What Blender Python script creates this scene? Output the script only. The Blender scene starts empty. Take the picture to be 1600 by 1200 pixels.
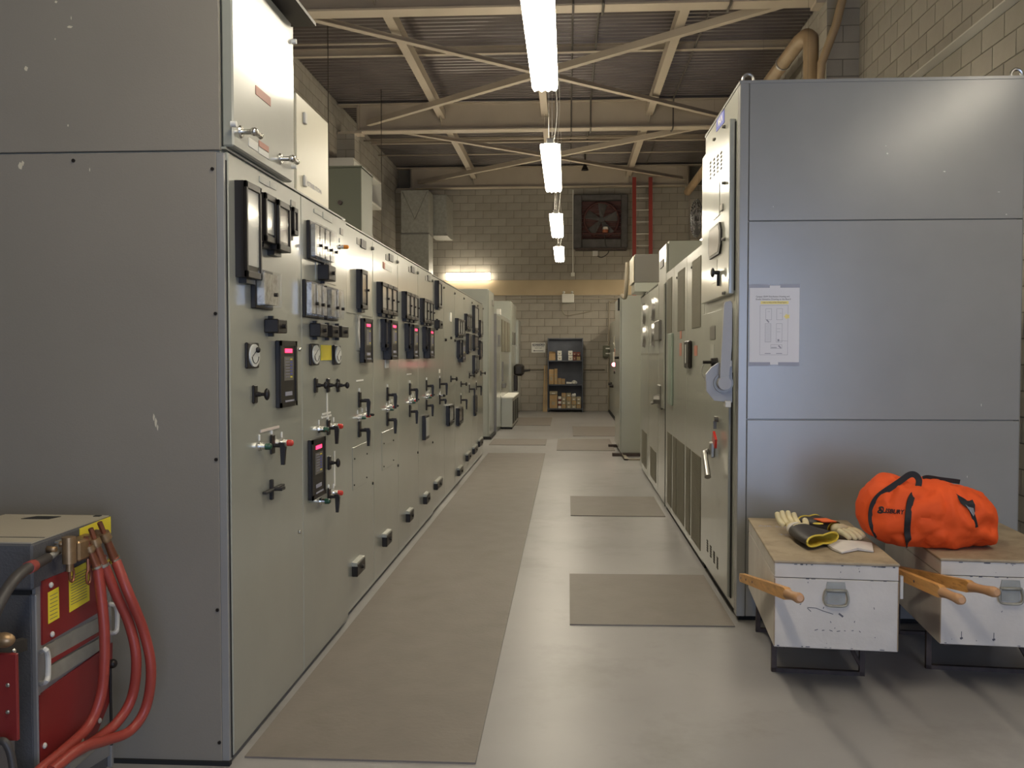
import bpy, bmesh, math, random
from mathutils import Vector, Matrix, noise
random.seed(7)
PI = math.pi
C = bpy.context.scene.collection
SC = bpy.context.scene

# ------------------------------------------------------------------ camera
F = 1430.0
H = 1.507
TH = math.atan(47 / F)
PS = math.atan(87 / F * math.cos(TH))
RT = Vector((math.cos(PS), math.sin(PS), 0))
FW = Vector((-math.sin(PS) * math.cos(TH), math.cos(PS) * math.cos(TH), -math.sin(TH)))
UP = RT.cross(FW)
cam_d = bpy.data.cameras.new('camera')
cam_d.sensor_width = 36
cam_d.lens = F / 1600 * 36
cam_d.clip_start = .05
cam = bpy.data.objects.new('camera', cam_d)
C.objects.link(cam)
M3 = Matrix((RT, UP, -FW)).transposed()
cam.matrix_world = Matrix.Translation((0, 0, H)) @ M3.to_4x4()
SC.camera = cam


def at(px, py, X=None, Y=None, Z=None):
    """the point where the line of sight through a pixel of the photograph meets a plane"""
    d = RT * (px - 800) + UP * (600 - py) + FW * F
    t = X / d.x if X is not None else (Y / d.y if Y is not None else (Z - H) / d.z)
    return Vector((d.x * t, d.y * t, H + d.z * t))


# ------------------------------------------------------------------ light and exposure
SC.view_settings.view_transform = 'Standard'
SC.view_settings.look = 'None'
SC.view_settings.gamma = 1
SC.view_settings.use_curve_mapping = False
SC.view_settings.exposure = 0.12
w = bpy.data.worlds.new('world')
SC.world = w
w.use_nodes = True
w.node_tree.nodes['Background'].inputs[0].default_value = (.45, .62, 1, 1)
w.node_tree.nodes['Background'].inputs[1].default_value = 1.0
LAMP = 31.0
LAMP_COL = (1.0, .90, .71, 1)
# daylight coming in through the open roller door behind the photographer
ld = bpy.data.lights.new('daylight', 'AREA')
ld.shape = 'RECTANGLE'
ld.size = 2.9
ld.size_y = 3.0
ld.energy = 165
ld.color = (.57, .70, 1.0)
lo = bpy.data.objects.new('daylight', ld)
C.objects.link(lo)
lo.location = (2.1, -3.96, 1.55)
lo.rotation_euler = (PI / 2, 0, 0)      # faces +Y, into the room


# ------------------------------------------------------------------ materials
def mat(name, col, rough=.5, metal=0, spec=.5, coat=0, emit=0, ecol=None, mottle=0, mscale=3.0, bump=0, bscale=40, col2=None, c2lo=.55, c2hi=.7, c2scale=4, rnd=0, stretch=None):
    m = bpy.data.materials.new(name)
    m.use_nodes = True
    nt = m.node_tree
    b = nt.nodes['Principled BSDF']
    b.inputs['Base Color'].default_value = (*col, 1)
    b.inputs['Roughness'].default_value = rough
    b.inputs['Metallic'].default_value = metal
    b.inputs['Specular IOR Level'].default_value = spec
    b.inputs['Coat Weight'].default_value = coat
    b.inputs['Coat Roughness'].default_value = .13
    if emit:
        b.inputs['Emission Color'].default_value = (*(ecol or col)[:3], 1)
        b.inputs['Emission Strength'].default_value = emit
    N, L = nt.nodes.new, nt.links.new
    tc = None
    if mottle or bump or col2:
        tc = N('ShaderNodeTexCoord')
        src = tc.outputs['Object']
        if stretch:
            mp = N('ShaderNodeMapping')
            mp.inputs['Scale'].default_value = stretch
            L(src, mp.inputs[0])
            src = mp.outputs[0]
    cur = None
    if mottle:
        n = N('ShaderNodeTexNoise')
        n.inputs['Scale'].default_value = mscale
        n.inputs['Detail'].default_value = 6
        L(src, n.inputs['Vector'])
        r = N('ShaderNodeMapRange')
        r.inputs[1].default_value = .3
        r.inputs[2].default_value = .7
        r.inputs[3].default_value = 1 - mottle
        r.inputs[4].default_value = 1 + mottle
        L(n.outputs[0], r.inputs[0])
        mx = N('ShaderNodeVectorMath')
        mx.operation = 'SCALE'
        mx.inputs[0].default_value = col
        L(r.outputs[0], mx.inputs['Scale'])
        cur = mx.outputs[0]
    if col2:
        n = N('ShaderNodeTexNoise')
        n.inputs['Scale'].default_value = c2scale
        n.inputs['Detail'].default_value = 8
        n.inputs['Roughness'].default_value = .65
        L(src, n.inputs['Vector'])
        r = N('ShaderNodeMapRange')
        r.inputs[1].default_value = c2lo
        r.inputs[2].default_value = c2hi
        L(n.outputs[0], r.inputs[0])
        mx = N('ShaderNodeMix')
        mx.data_type = 'RGBA'
        L(r.outputs[0], mx.inputs[0])
        if cur:
            L(cur, mx.inputs[6])
        else:
            mx.inputs[6].default_value = (*col, 1)
        mx.inputs[7].default_value = (*col2, 1)
        cur = mx.outputs[2]
    if rnd:
        oi = N('ShaderNodeObjectInfo')
        ge = N('ShaderNodeNewGeometry')
        ad = N('ShaderNodeMath')
        ad.operation = 'ADD'
        L(oi.outputs['Random'], ad.inputs[0])
        L(ge.outputs['Random Per Island'], ad.inputs[1])
        fr = N('ShaderNodeMath')
        fr.operation = 'FRACT'
        L(ad.outputs[0], fr.inputs[0])
        r = N('ShaderNodeMapRange')
        r.inputs[3].default_value = 1 - rnd
        r.inputs[4].default_value = 1 + rnd
        L(fr.outputs[0], r.inputs[0])
        mx = N('ShaderNodeVectorMath')
        mx.operation = 'SCALE'
        if cur:
            L(cur, mx.inputs[0])
        else:
            mx.inputs[0].default_value = col
        L(r.outputs[0], mx.inputs['Scale'])
        cur = mx.outputs[0]
    if cur:
        L(cur, b.inputs['Base Color'])
    if bump:
        n = N('ShaderNodeTexNoise')
        n.inputs['Scale'].default_value = bscale
        n.inputs['Detail'].default_value = 5
        L(src, n.inputs['Vector'])
        bp = N('ShaderNodeBump')
        bp.inputs['Strength'].default_value = bump
        bp.inputs['Distance'].default_value = .01
        L(n.outputs[0], bp.inputs['Height'])
        L(bp.outputs[0], b.inputs['Normal'])
    return m


M = {}
M['paint'] = mat('cabinet_paint', (.315, .322, .275), .34, spec=.8, coat=.7, mottle=.05, mscale=2.5, bump=.03, bscale=6)
M['paint_left'] = mat('cabinet_paint_left', (.315, .322, .275), .36, spec=.8, coat=.9, mottle=.05, mscale=2.5, bump=.05, bscale=3)
M['paint_side_shaded'] = mat('cabinet_paint_side_shaded', (.245, .222, .185), .42, spec=.45, mottle=.05, mscale=1.6, bump=.05, bscale=160)  # cabinet paint with the lack of daylight put in as a warmer tone
M['paint_grey'] = mat('cabinet_paint_grey', (.265, .262, .250), .27, spec=.8, mottle=.05, mscale=2.2, bump=.02, bscale=150)
M['paint_cream'] = mat('enclosure_cream', (.50, .47, .36), .35, spec=.5)
M['paint_green'] = mat('green_grey_box', (.115, .118, .08), .5)
M['paint_lever'] = mat('lever_grey', (.33, .33, .34), .45)
M['chip'] = mat('bare_chip', (.62, .56, .42), .6)
M['gap'] = mat('gap_dark', (.012, .012, .012), .8)
M['black'] = mat('black_plastic', (.016, .013, .011), .38, spec=.35)
M['blackmatte'] = mat('black_matte', (.02, .018, .017), .7)
M['card'] = mat('relay_card', (.42, .42, .38), .5, coat=.7)
M['card_brown'] = mat('relay_card_brown', (.16, .13, .10), .4, coat=.7)
M['cardlight'] = mat('meter_dial', (.65, .66, .62), .45, coat=.5)
M['disc'] = mat('relay_works', (.36, .34, .28), .45, coat=.5, col2=(.15, .13, .10), c2scale=22, c2lo=.45, c2hi=.65)
M['chrome'] = mat('chrome', (.65, .64, .60), .26, metal=1)
M['steel'] = mat('steel', (.45, .44, .42), .35, metal=1)
M['zinc'] = mat('galvanised', (.30, .29, .25), .5, metal=.35, mottle=.14, mscale=14)
M['redlens'] = mat('red_lens', (.55, .03, .02), .25, coat=.5)
M['greenlens'] = mat('green_lens', (.008, .06, .03), .25, coat=.5)
M['orangelens'] = mat('amber_lens', (.75, .25, .03), .25)
M['redled'] = mat('red_display', (1, .05, .12), .3, emit=3.0, ecol=(1, .03, .10))
M['redlamp'] = mat('red_pilot', (1, .25, .3), .3, emit=8.0, ecol=(1, .2, .25))
M['white'] = mat('white_label', (.72, .71, .66), .6)
M['pinkwhite'] = mat('engraved_plate', (.70, .60, .54), .5)
M['redlabel'] = mat('red_label', (.40, .15, .10), .5)
M['yellow'] = mat('yellow_label', (.80, .66, .04), .5)
M['paper'] = mat('paper', (.70, .70, .74), .75)
M['ink'] = mat('ink', (.10, .10, .12), .8)
M['inkgrey'] = mat('ink_grey', (.30, .30, .36), .8)
M['hilite'] = mat('highlighter', (.85, .74, .28), .7)
M['tape'] = mat('grey_tape', (.30, .31, .37), .45)
M['blue'] = mat('blue_label', (.06, .08, .42), .5)
M['plategrey'] = mat('metal_nameplate', (.17, .16, .14), .4, metal=.4)
M['block'] = mat('concrete_block', (.325, .295, .25), .9, mottle=.12, mscale=2.0, bump=.35, bscale=60, rnd=.07)
M['mortar'] = mat('mortar', (.165, .148, .122), .95, mottle=.1)
M['bond'] = mat('painted_band', (.42, .33, .21), .75, mottle=.10, mscale=1.2)
M['beam'] = mat('beam_paint', (.42, .355, .275), .6, mottle=.05, mscale=2)
M['deck'] = mat('roof_deck', (.14, .118, .108), .38, metal=.45, mottle=.12, mscale=1.5)
M['floor'] = mat('concrete_floor', (.285, .275, .268), .36, spec=.42, mottle=.10, mscale=1.1, bump=.06, bscale=9, col2=(.225, .215, .20), c2scale=1.7, c2lo=.52, c2hi=.72)
M['mat'] = mat('rubber_mat', (.188, .164, .142), .52, spec=.35, mottle=.07, mscale=5, bump=.12, bscale=45, col2=(.16, .14, .115), c2scale=2.2, c2lo=.56, c2hi=.75)
M['lens'] = mat('lamp_lens', (.9, .9, .9), .3, emit=LAMP, ecol=LAMP_COL)
M['lens_side'] = mat('lamp_lens_side', (.9, .9, .9), .3, emit=LAMP * .45, ecol=LAMP_COL)
M['lens_wall'] = mat('wall_lamp_lens', (.9, .9, .9), .3, emit=LAMP * .8, ecol=LAMP_COL)
M['lamp_metal'] = mat('lamp_housing', (.55, .53, .48), .5)
M['conduit'] = mat('conduit', (.30, .26, .20), .5, metal=.2)
M['dark_conduit'] = mat('dark_conduit', (.075, .062, .050), .55)
M['ladder_red'] = mat('ladder_red', (.26, .035, .025), .5)
M['shelf'] = mat('shelf_steel', (.078, .086, .108), .5, mottle=.2)
M['cardboard'] = mat('cardboard', (.40, .265, .13), .8, mottle=.12, mscale=8)
M['cardboard_grey'] = mat('cardboard_grey', (.33, .29, .20), .8, mottle=.12, mscale=8)
M['whitebox'] = mat('white_carton', (.68, .66, .60), .7)
M['redbox'] = mat('dark_red_carton', (.16, .035, .025), .6)
M['wood'] = mat('plank_wood', (.42, .29, .15), .7, mottle=.15, mscale=5)
M['handle_wood'] = mat('handle_wood', (.58, .30, .09), .42, mottle=.18, mscale=4, stretch=(12, 1, 12), col2=(.34, .15, .04), c2scale=6)
M['grip_wood'] = mat('grip_wood', (.46, .25, .12), .5, mottle=.1)
M['chest_white'] = mat('chest_paint', (.56, .52, .47), .6, mottle=.07, mscale=6, bump=.1, bscale=60, col2=(.30, .24, .17), c2scale=14, c2lo=.66, c2hi=.80)
M['chest_top'] = mat('chest_top', (.345, .275, .185), .7, mottle=.12, mscale=7, bump=.15, bscale=50, col2=(.20, .155, .105), c2scale=9, c2lo=.50, c2hi=.75)
M['edge_wood'] = mat('raw_edge', (.30, .22, .14), .8, mottle=.15, mscale=25)
M['rust'] = mat('rusty_steel', (.055, .038, .032), .7, mottle=.3, mscale=20)
M['orange'] = mat('orange_canvas', (.80, .095, .016), .72, spec=.3, mottle=.05, mscale=5, bump=.15, bscale=25)
M['webbing'] = mat('black_webbing', (.015, .014, .015), .75)
M['leather'] = mat('cream_leather', (.66, .57, .34), .55, mottle=.08, mscale=18)
M['leather_white'] = mat('white_leather', (.62, .58, .54), .7, mottle=.07, mscale=12)
M['rubber'] = mat('black_rubber', (.028, .022, .020), .55)
M['rubber_yellow'] = mat('yellow_rubber', (.66, .50, .06), .5)
M['orange_rubber'] = mat('orange_rubber', (.85, .16, .03), .5)
M['set_grey'] = mat('test_set_grey', (.088, .088, .092), .55, bump=.25, bscale=120, mottle=.06)
M['set_top'] = mat('test_set_top', (.40, .36, .28), .5, bump=.1, bscale=120)
M['set_alu'] = mat('test_set_trim', (.26, .255, .25), .45, metal=.3)
M['set_red'] = mat('test_set_red', (.21, .018, .017), .4, mottle=.06)
M['hose'] = mat('red_cable', (.31, .048, .034), .42)
M['cable'] = mat('black_cable', (.045, .04, .038), .5)
M['bronze'] = mat('bronze', (.36, .24, .13), .42, metal=.75, mottle=.2, mscale=30)
M['copper'] = mat('copper', (.30, .12, .07), .45, metal=.8)
M['dark_void'] = mat('vent_dark', (.03, .028, .022), .8)
M['mesh_vent'] = mat('vent_mesh', (.135, .122, .085), .6)
M['fanred'] = mat('fan_rust', (.075, .022, .018), .7)
M['fangrey'] = mat('fan_frame', (.075, .068, .065), .6, mottle=.3, mscale=6)
M['motor'] = mat('motor_orange', (.35, .11, .05), .6)
M['pipe'] = mat('pipe_beige', (.34, .24, .14), .5, mottle=.12, mscale=3)
M['teal'] = mat('teal_paint', (.24, .29, .24), .4)

gm = bpy.data.materials.new('clear_glass')
gm.use_nodes = True
nt = gm.node_tree
nt.nodes.clear()
o_ = nt.nodes.new('ShaderNodeOutputMaterial')
mx_ = nt.nodes.new('ShaderNodeMixShader')
mx_.inputs[0].default_value = .12
tr_ = nt.nodes.new('ShaderNodeBsdfTransparent')
gl_ = nt.nodes.new('ShaderNodeBsdfGlossy')
gl_.inputs['Roughness'].default_value = .08
nt.links.new(tr_.outputs[0], mx_.inputs[1])
nt.links.new(gl_.outputs[0], mx_.inputs[2])
nt.links.new(mx_.outputs[0], o_.inputs[0])
M['glass'] = gm


# ------------------------------------------------------------------ mesh builder
class MB:
    def __init__(s):
        s.v, s.f, s.mi, s.sm = [], [], [], []

    def add(s, vs, fs, m=0, smooth=False):
        n = len(s.v)
        s.v += [Vector(p) for p in vs]
        for f in fs:
            s.f.append([n + i for i in f])
            s.mi.append(m)
            s.sm.append(smooth)
        return s

    def box(s, x0, x1, y0, y1, z0, z1, m=0, b=0):
        if x0 > x1: x0, x1 = x1, x0
        if y0 > y1: y0, y1 = y1, y0
        if z0 > z1: z0, z1 = z1, z0
        b = min(b, (x1 - x0) * .45, (y1 - y0) * .45, (z1 - z0) * .45)
        if b <= 0:
            vs = [(x, y, z) for x in (x0, x1) for y in (y0, y1) for z in (z0, z1)]
            return s.add(vs, [(0, 1, 3, 2), (4, 6, 7, 5), (0, 4, 5, 1), (2, 3, 7, 6), (0, 2, 6, 4), (1, 5, 7, 3)], m)
        bm = bmesh.new()
        bmesh.ops.create_cube(bm, size=1)
        for v in bm.verts:
            v.co = Vector(((x0 + x1) / 2 + v.co.x * (x1 - x0), (y0 + y1) / 2 + v.co.y * (y1 - y0), (z0 + z1) / 2 + v.co.z * (z1 - z0)))
        bmesh.ops.bevel(bm, geom=bm.edges[:], offset=b, segments=1, affect='EDGES', profile=.5)
        bm.verts.ensure_lookup_table()
        bm.verts.index_update()
        s.add([v.co.copy() for v in bm.verts], [[v.index for v in f.verts] for f in bm.faces], m)
        bm.free()
        return s

    def cyl(s, p0, p1, r0, r1=None, n=16, m=0, caps=True, smooth=True):
        p0, p1 = Vector(p0), Vector(p1)
        r1 = r0 if r1 is None else r1
        d = (p1 - p0).normalized()
        a = d.orthogonal().normalized()
        b = d.cross(a)
        vs = []
        for p, r in ((p0, r0), (p1, r1)):
            for i in range(n):
                t = 2 * PI * i / n
                vs.append(p + (a * math.cos(t) + b * math.sin(t)) * r)
        s.add(vs, [(i, (i + 1) % n, n + (i + 1) % n, n + i) for i in range(n)], m, smooth)
        if caps:
            s.add(vs[:n], [list(range(n))[::-1]], m)
            s.add(vs[n:], [list(range(n))], m)
        return s

    def tube(s, pts, r, n=10, m=0, caps=True):
        pts = [Vector(p) for p in pts]
        rs = r if isinstance(r, (list, tuple)) else [r] * len(pts)
        T = []
        for i in range(len(pts)):
            a = pts[max(0, i - 1)]
            b = pts[min(len(pts) - 1, i + 1)]
            T.append((b - a).normalized())
        nrm = T[0].orthogonal().normalized()
        vs = []
        for i, p in enumerate(pts):
            if i:
                nrm = (nrm - T[i] * nrm.dot(T[i])).normalized()
            bi = T[i].cross(nrm)
            for k in range(n):
                t = 2 * PI * k / n
                vs.append(p + (nrm * math.cos(t) + bi * math.sin(t)) * rs[i])
        fs = [(i * n + k, i * n + (k + 1) % n, (i + 1) * n + (k + 1) % n, (i + 1) * n + k) for i in range(len(pts) - 1) for k in range(n)]
        s.add(vs, fs, m, True)
        if caps:
            s.add(vs[:n], [list(range(n))[::-1]], m)
            s.add(vs[-n:], [list(range(n))], m)
        return s

    def prism(s, pts, axis, a, b, m=0):
        def q(u, v, w_):
            return {'x': (w_, u, v), 'y': (u, w_, v), 'z': (u, v, w_)}[axis]
        n = len(pts)
        vs = [q(u, v, a) for u, v in pts] + [q(u, v, b) for u, v in pts]
        s.add(vs, [(i, (i + 1) % n, n + (i + 1) % n, n + i) for i in range(n)] + [list(range(n))[::-1], list(range(n, 2 * n))], m)
        return s

    def ball(s, c, r, m=0, seg=12, rings=8):
        c = Vector(c)
        r = Vector(r) if isinstance(r, (tuple, list)) else Vector((r, r, r))
        vs = [c + Vector((0, 0, r.z))]
        for i in range(1, rings):
            for j in range(seg):
                a, t = PI * i / rings, 2 * PI * j / seg
                vs.append(c + Vector((math.sin(a) * math.cos(t) * r.x, math.sin(a) * math.sin(t) * r.y, math.cos(a) * r.z)))
        vs.append(c - Vector((0, 0, r.z)))
        fs = [(0, 1 + j, 1 + (j + 1) % seg) for j in range(seg)]
        for i in range(rings - 2):
            for j in range(seg):
                a = 1 + i * seg
                fs.append((a + j, a + seg + j, a + seg + (j + 1) % seg, a + (j + 1) % seg))
        a = 1 + (rings - 2) * seg
        fs += [(a + (j + 1) % seg, a + j, len(vs) - 1) for j in range(seg)]
        return s.add(vs, fs, m, True)


def smooth_path(pts, k=6):
    pts = [Vector(p) for p in pts]
    out = []
    for i in range(len(pts) - 1):
        p0, p1, p2, p3 = pts[max(0, i - 1)], pts[i], pts[i + 1], pts[min(len(pts) - 1, i + 2)]
        for j in range(k):
            t = j / k
            out.append(.5 * ((2 * p1) + (p2 - p0) * t + (2 * p0 - 5 * p1 + 4 * p2 - p3) * t * t + (3 * p1 - p0 - 3 * p2 + p3) * t ** 3))
    out.append(pts[-1])
    return out


def wloc(o):
    v = Vector((0, 0, 0))
    while o:
        v += o.location
        o = o.parent
    return v


def obj(name, mb, mats, parent=None, local=False, origin=None):
    """link a builder's geometry as one mesh object; world coordinates unless local"""
    if not isinstance(mats, (list, tuple)):
        mats = [mats]
    me = bpy.data.meshes.new(name)
    if parent is None:
        if origin is None:
            xs = [v.x for v in mb.v]; ys = [v.y for v in mb.v]; zs = [v.z for v in mb.v]
            origin = ((min(xs) + max(xs)) / 2, (min(ys) + max(ys)) / 2, min(zs))
        off = Vector(origin)
    else:
        off = Vector((0, 0, 0)) if local else wloc(parent)
    me.from_pydata([v - off for v in mb.v], [], mb.f)
    for m_ in mats:
        me.materials.append(M[m_] if isinstance(m_, str) else m_)
    me.polygons.foreach_set('material_index', mb.mi)
    me.polygons.foreach_set('use_smooth', mb.sm)
    bm = bmesh.new()
    bm.from_mesh(me)
    bmesh.ops.remove_doubles(bm, verts=bm.verts, dist=1e-6)
    bmesh.ops.recalc_face_normals(bm, faces=bm.faces)
    for e in bm.edges:
        if len(e.link_faces) == 2 and e.calc_face_angle(0) > .7:
            e.smooth = False
    bm.to_mesh(me)
    bm.free()
    o = bpy.data.objects.new(name, me)
    C.objects.link(o)
    if parent is not None:
        o.parent = parent
    else:
        o.location = off
    return o


def tag(o, label, cat, group=None, kind=None):
    o['label'] = label
    o['category'] = cat
    if group: o['group'] = group
    if kind: o['kind'] = kind
    return o


def thing(name, label, cat, loc, rz=0, group=None):
    o = bpy.data.objects.new(name, None)
    o.empty_display_size = .1
    C.objects.link(o)
    o.location = loc
    o.rotation_euler = (0, 0, rz)
    return tag(o, label, cat, group)


def struct(name, mb, m, parent=None):
    o = obj(name, mb, m, parent)
    o['kind'] = 'structure'
    return o


def box(*a, **k):
    return MB().box(*a, **k)


def text_mb(body, size, origin, u, v, m=0, width=None, shear=0, bold=.012):
    """flat lettering on the plane spanned by u and v, centred on origin"""
    cu = bpy.data.curves.new('t', 'FONT')
    cu.body = body
    cu.size = size
    cu.align_x = 'CENTER'
    cu.align_y = 'CENTER'
    cu.shear = shear
    cu.resolution_u = 2
    cu.offset = size * bold
    t = bpy.data.objects.new('t', cu)
    C.objects.link(t)
    bpy.context.view_layer.update()
    me = t.to_mesh()
    mb = MB()
    vs = [x.co.copy() for x in me.vertices]
    wd = max(p.x for p in vs) - min(p.x for p in vs)
    sx = width / wd if width else 1
    O, u, v = Vector(origin), Vector(u), Vector(v)
    mb.add([O + u * p.x * sx + v * p.y for p in vs], [list(p.vertices) for p in me.polygons], m)
    t.to_mesh_clear()
    bpy.data.objects.remove(t)
    bpy.data.curves.remove(cu)
    return mb


# ------------------------------------------------------------------ the room
XL, XR, YB, YF, ZC = -4.5, 3.52, 24.2, -4.0, 6.42
floor_o = struct('floor', box(XL - .2, XR + .2, YF - 3, YB + .2, -.12, 0), 'floor')
wall_back = struct('wall_back', box(XL - .2, XR + .2, YB + .008, YB + .2, 0, ZC + .1), 'mortar')
wall_right = struct('wall_right', box(XR + .008, XR + .2, YF, YB, 0, ZC + .1), 'mortar')
wall_left = struct('wall_left', box(XL - .2, XL - .008, YF, YB, 0, ZC + .1), 'mortar')
fr = MB().box(XL, .45, YF - .2, YF, 0, ZC + .1).box(3.35, XR, YF - .2, YF, 0, ZC + .1).box(.45, 3.35, YF - .2, YF, 3.1, ZC + .1)
wall_front = struct('wall_front', fr, 'mortar')
# concrete block courses
BW, BH, J = .4064, .2032, .012


def block_wall(parent, side, u0, u1, zmax, seen, skip=None, limit=300):
    cells = []
    nz = int(zmax / BH) + 1
    for r in range(nz):
        z0 = r * BH
        off = (r % 2) * BW / 2
        k = int(math.floor(u0 / BW)) - 1
        while k * BW + off < u1:
            a, b = max(u0, k * BW + off), min(u1, (k + 1) * BW + off)
            k += 1
            if b - a < .05 or (skip and skip(z0)):
                continue
            cells.append((a + J / 2, b - J / 2, z0 + J / 2, min(zmax, z0 + BH) - J / 2))
    cells = [c for c in cells if c[3] - c[2] > .04]

    def mbx(mb, a, b, z0, z1):
        if side == 'back':
            return mb.box(a, b, YB, YB + .012, z0, z1)
        if side == 'right':
            return mb.box(XR, XR + .012, a, b, z0, z1)
        return mb.box(XL - .012, XL, a, b, z0, z1)
    pick = [c for c in cells if seen(*c)][:limit]
    ps = set(pick)
    rest = MB()
    for c in cells:
        if c not in ps:
            mbx(rest, *c)
    if rest.v:
        s_ = obj('concrete_blocks', rest, 'block', parent)
        s_['kind'] = 'stuff'
    proto = {}
    off = wloc(parent)
    for c in pick:
        key = (round(c[1] - c[0], 3), round(c[3] - c[2], 3))
        if key not in proto:
            mb = MB()
            mbx(mb, 0, c[1] - c[0], 0, c[3] - c[2])
            o = obj('concrete_block', mb, 'block', parent, local=True)
            proto[key] = o
        else:
            o = proto[key].copy()
            C.objects.link(o)
            o.parent = parent
        o.location = Vector((c[0], 0, c[2]) if side == 'back' else (0, c[0], c[2])) - off


def seen_back(a, b, z0, z1):
    if z0 > 3.4:
        return a > -3.4 and b < 3.0
    return a > -1.75 and b < 1.45 and not (-.55 < a and b < .42 and z1 < 1.85)


block_wall(wall_back, 'back', XL, XR, 5.84, seen_back, skip=lambda z: 3.0 < z < 3.45)
block_wall(wall_right, 'right', YF, YB, ZC, lambda a, b, z0, z1: 7.3 < a and b < 11.35 and z0 > 3.4)
block_wall(wall_left, 'left', YF, YB, ZC, lambda a, b, z0, z1: False)
struct('bond_beam', box(XL, XR, YB - .012, YB + .01, 3.053, 3.452), 'bond', wall_back)
struct('wall_ledge', box(XR - .11, XR, -1, YB, 4.268, 4.282), 'lamp_metal', wall_right)

# block pilasters under the roof beams
pil_n = 0
for yp in (11.45, 17.75, 23.83):
    for s_, x0, x1 in (('r', 3.13, XR - .001), ('l', XL + .001, -4.15)):
        pil_n += 1
        y0, y1 = yp - .0, yp + .36
        pz = struct('trim_%d' % pil_n, box(x0 + .006, x1 - .006, y0 + .006, y1, 0, 5.80), 'mortar')
        k = 0
        z = 0
        row = MB()
        while z < 5.78:
            zt = min(z + BH, 5.8)
            spans = [(x0, x1)] if k % 2 else [(x0, (x0 + x1) / 2), ((x0 + x1) / 2, x1)]
            for a, b in spans:
                bb = (a + J / 2 if a > x0 else a, b - J / 2 if b < x1 else b, y0, y1 - .01, z + J / 2, zt - J / 2)
                if (s_ == 'r' and yp < 12 and z > 4.4) or (s_ == 'l' and 17 < yp < 18 and z > 3.6):
                    struct('concrete_block', box(*bb), 'block', pz)
                else:
                    row.box(*bb)
            z += BH
            k += 1
        q = struct('concrete_blocks', row, 'block', pz)
        q['kind'] = 'stuff'

# roof: corrugated deck, plate beams, longitudinal struts, cross bracing
dk = MB()
pitch, dh = .152, .038
y = YF
prof = []
while y < YB + .1:
    prof += [(y, ZC), (y + .050, ZC), (y + .066, ZC + dh), (y + .136, ZC + dh)]
    y += pitch
n = len(prof)
vs = [(XL, a, b) for a, b in prof] + [(XR, a, b) for a, b in prof]
dk.add(vs, [(i, i + 1, n + i + 1, n + i) for i in range(n - 1)])
ceiling = struct('ceiling', dk, 'deck')
struct('roof_slab', box(XL - .2, XR + .2, YF - .2, YB + .2, ZC + dh + .01, ZC + .25), 'deck', ceiling)
ZB = 5.83
XC = -.45
for yb in (-.6, 5.55, 11.66, 17.86, 23.98):
    bm_ = MB()
    bm_.box(XL + .37, XR - .4, yb - .011, yb + .011, ZB + .02, 6.36)      # web
    bm_.box(XL + .37, XR - .4, yb - .13, yb + .13, ZB, ZB + .024)          # bottom flange
    bm_.box(XL + .02, XR - .02, yb - .11, yb + .11, 6.352, 6.372)          # top flange
    for xs in (XL + .42, XC, XR - .45):
        bm_.box(xs - .006, xs + .006, yb - .10, yb + .10, ZB + .02, 6.36)
    bm_.box(XL + .02, XL + .5, yb - .14, yb + .14, ZB - .04, ZB)
    bm_.box(XR - .5, XR - .02, yb - .14, yb + .14, ZB - .04, ZB)
    struct('roof_beam', bm_, 'beam', ceiling)
for yb in (2.5, 8.6, 14.75, 20.9):
    mb = MB().box(XL, XR, yb - .04, yb + .04, 6.30, 6.315).box(XL, XR, yb - .004, yb + .004, 6.31, ZC).box(XL, XR, yb - .05, yb + .05, ZC - .02, ZC)
    struct('purlin', mb, 'beam', ceiling)
for y0, y1 in ((5.55, 11.66), (11.66, 17.86), (17.86, 23.98)):
    for xs in (XC - 2.0, XC, XC + 2.0):
        mb = MB().box(xs - .065, xs + .065, y0 + .02, y1 - .02, 6.075, 6.095).box(xs + (.055 if xs < XC + 1 else -.065), xs + (.065 if xs < XC + 1 else -.055), y0 + .02, y1 - .02, 6.09, 6.25)
        mb.prism([(y1 - .32, 6.095), (y1 - .02, 6.095), (y1 - .02, 5.93), (y1 - .05, 5.93)], 'x', xs - .006, xs + .006)
        mb.prism([(y0 + .32, 6.095), (y0 + .02, 6.095), (y0 + .02, 5.93), (y0 + .05, 5.93)], 'x', xs - .006, xs + .006)
        struct('roof_strut', mb, 'beam', ceiling)
    for sg in (1, -1):
        a = Vector((XC - sg * 3.42, y0 + .15, 5.93 + .03 * (sg > 0)))
        b = Vector((XC + sg * 3.42, y1 - .15, 5.93 + .03 * (sg > 0)))
        d = (b - a).normalized()
        p = d.cross(Vector((0, 0, 1)))
        mb = MB()
        for lo_, hi_, w0, w1 in ((0, .012, -.05, .05), (.012, .10, -.05, -.04)):
            vs = [e + p * ww + Vector((0, 0, zz)) for e in (a, b) for ww in (w0, w1) for zz in (lo_, hi_)]
            mb.add(vs, [(0, 1, 3, 2), (4, 6, 7, 5), (0, 4, 5, 1), (2, 3, 7, 6), (0, 2, 6, 4), (1, 5, 7, 3)])
        struct('roof_brace', mb, 'beam', ceiling)
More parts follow.
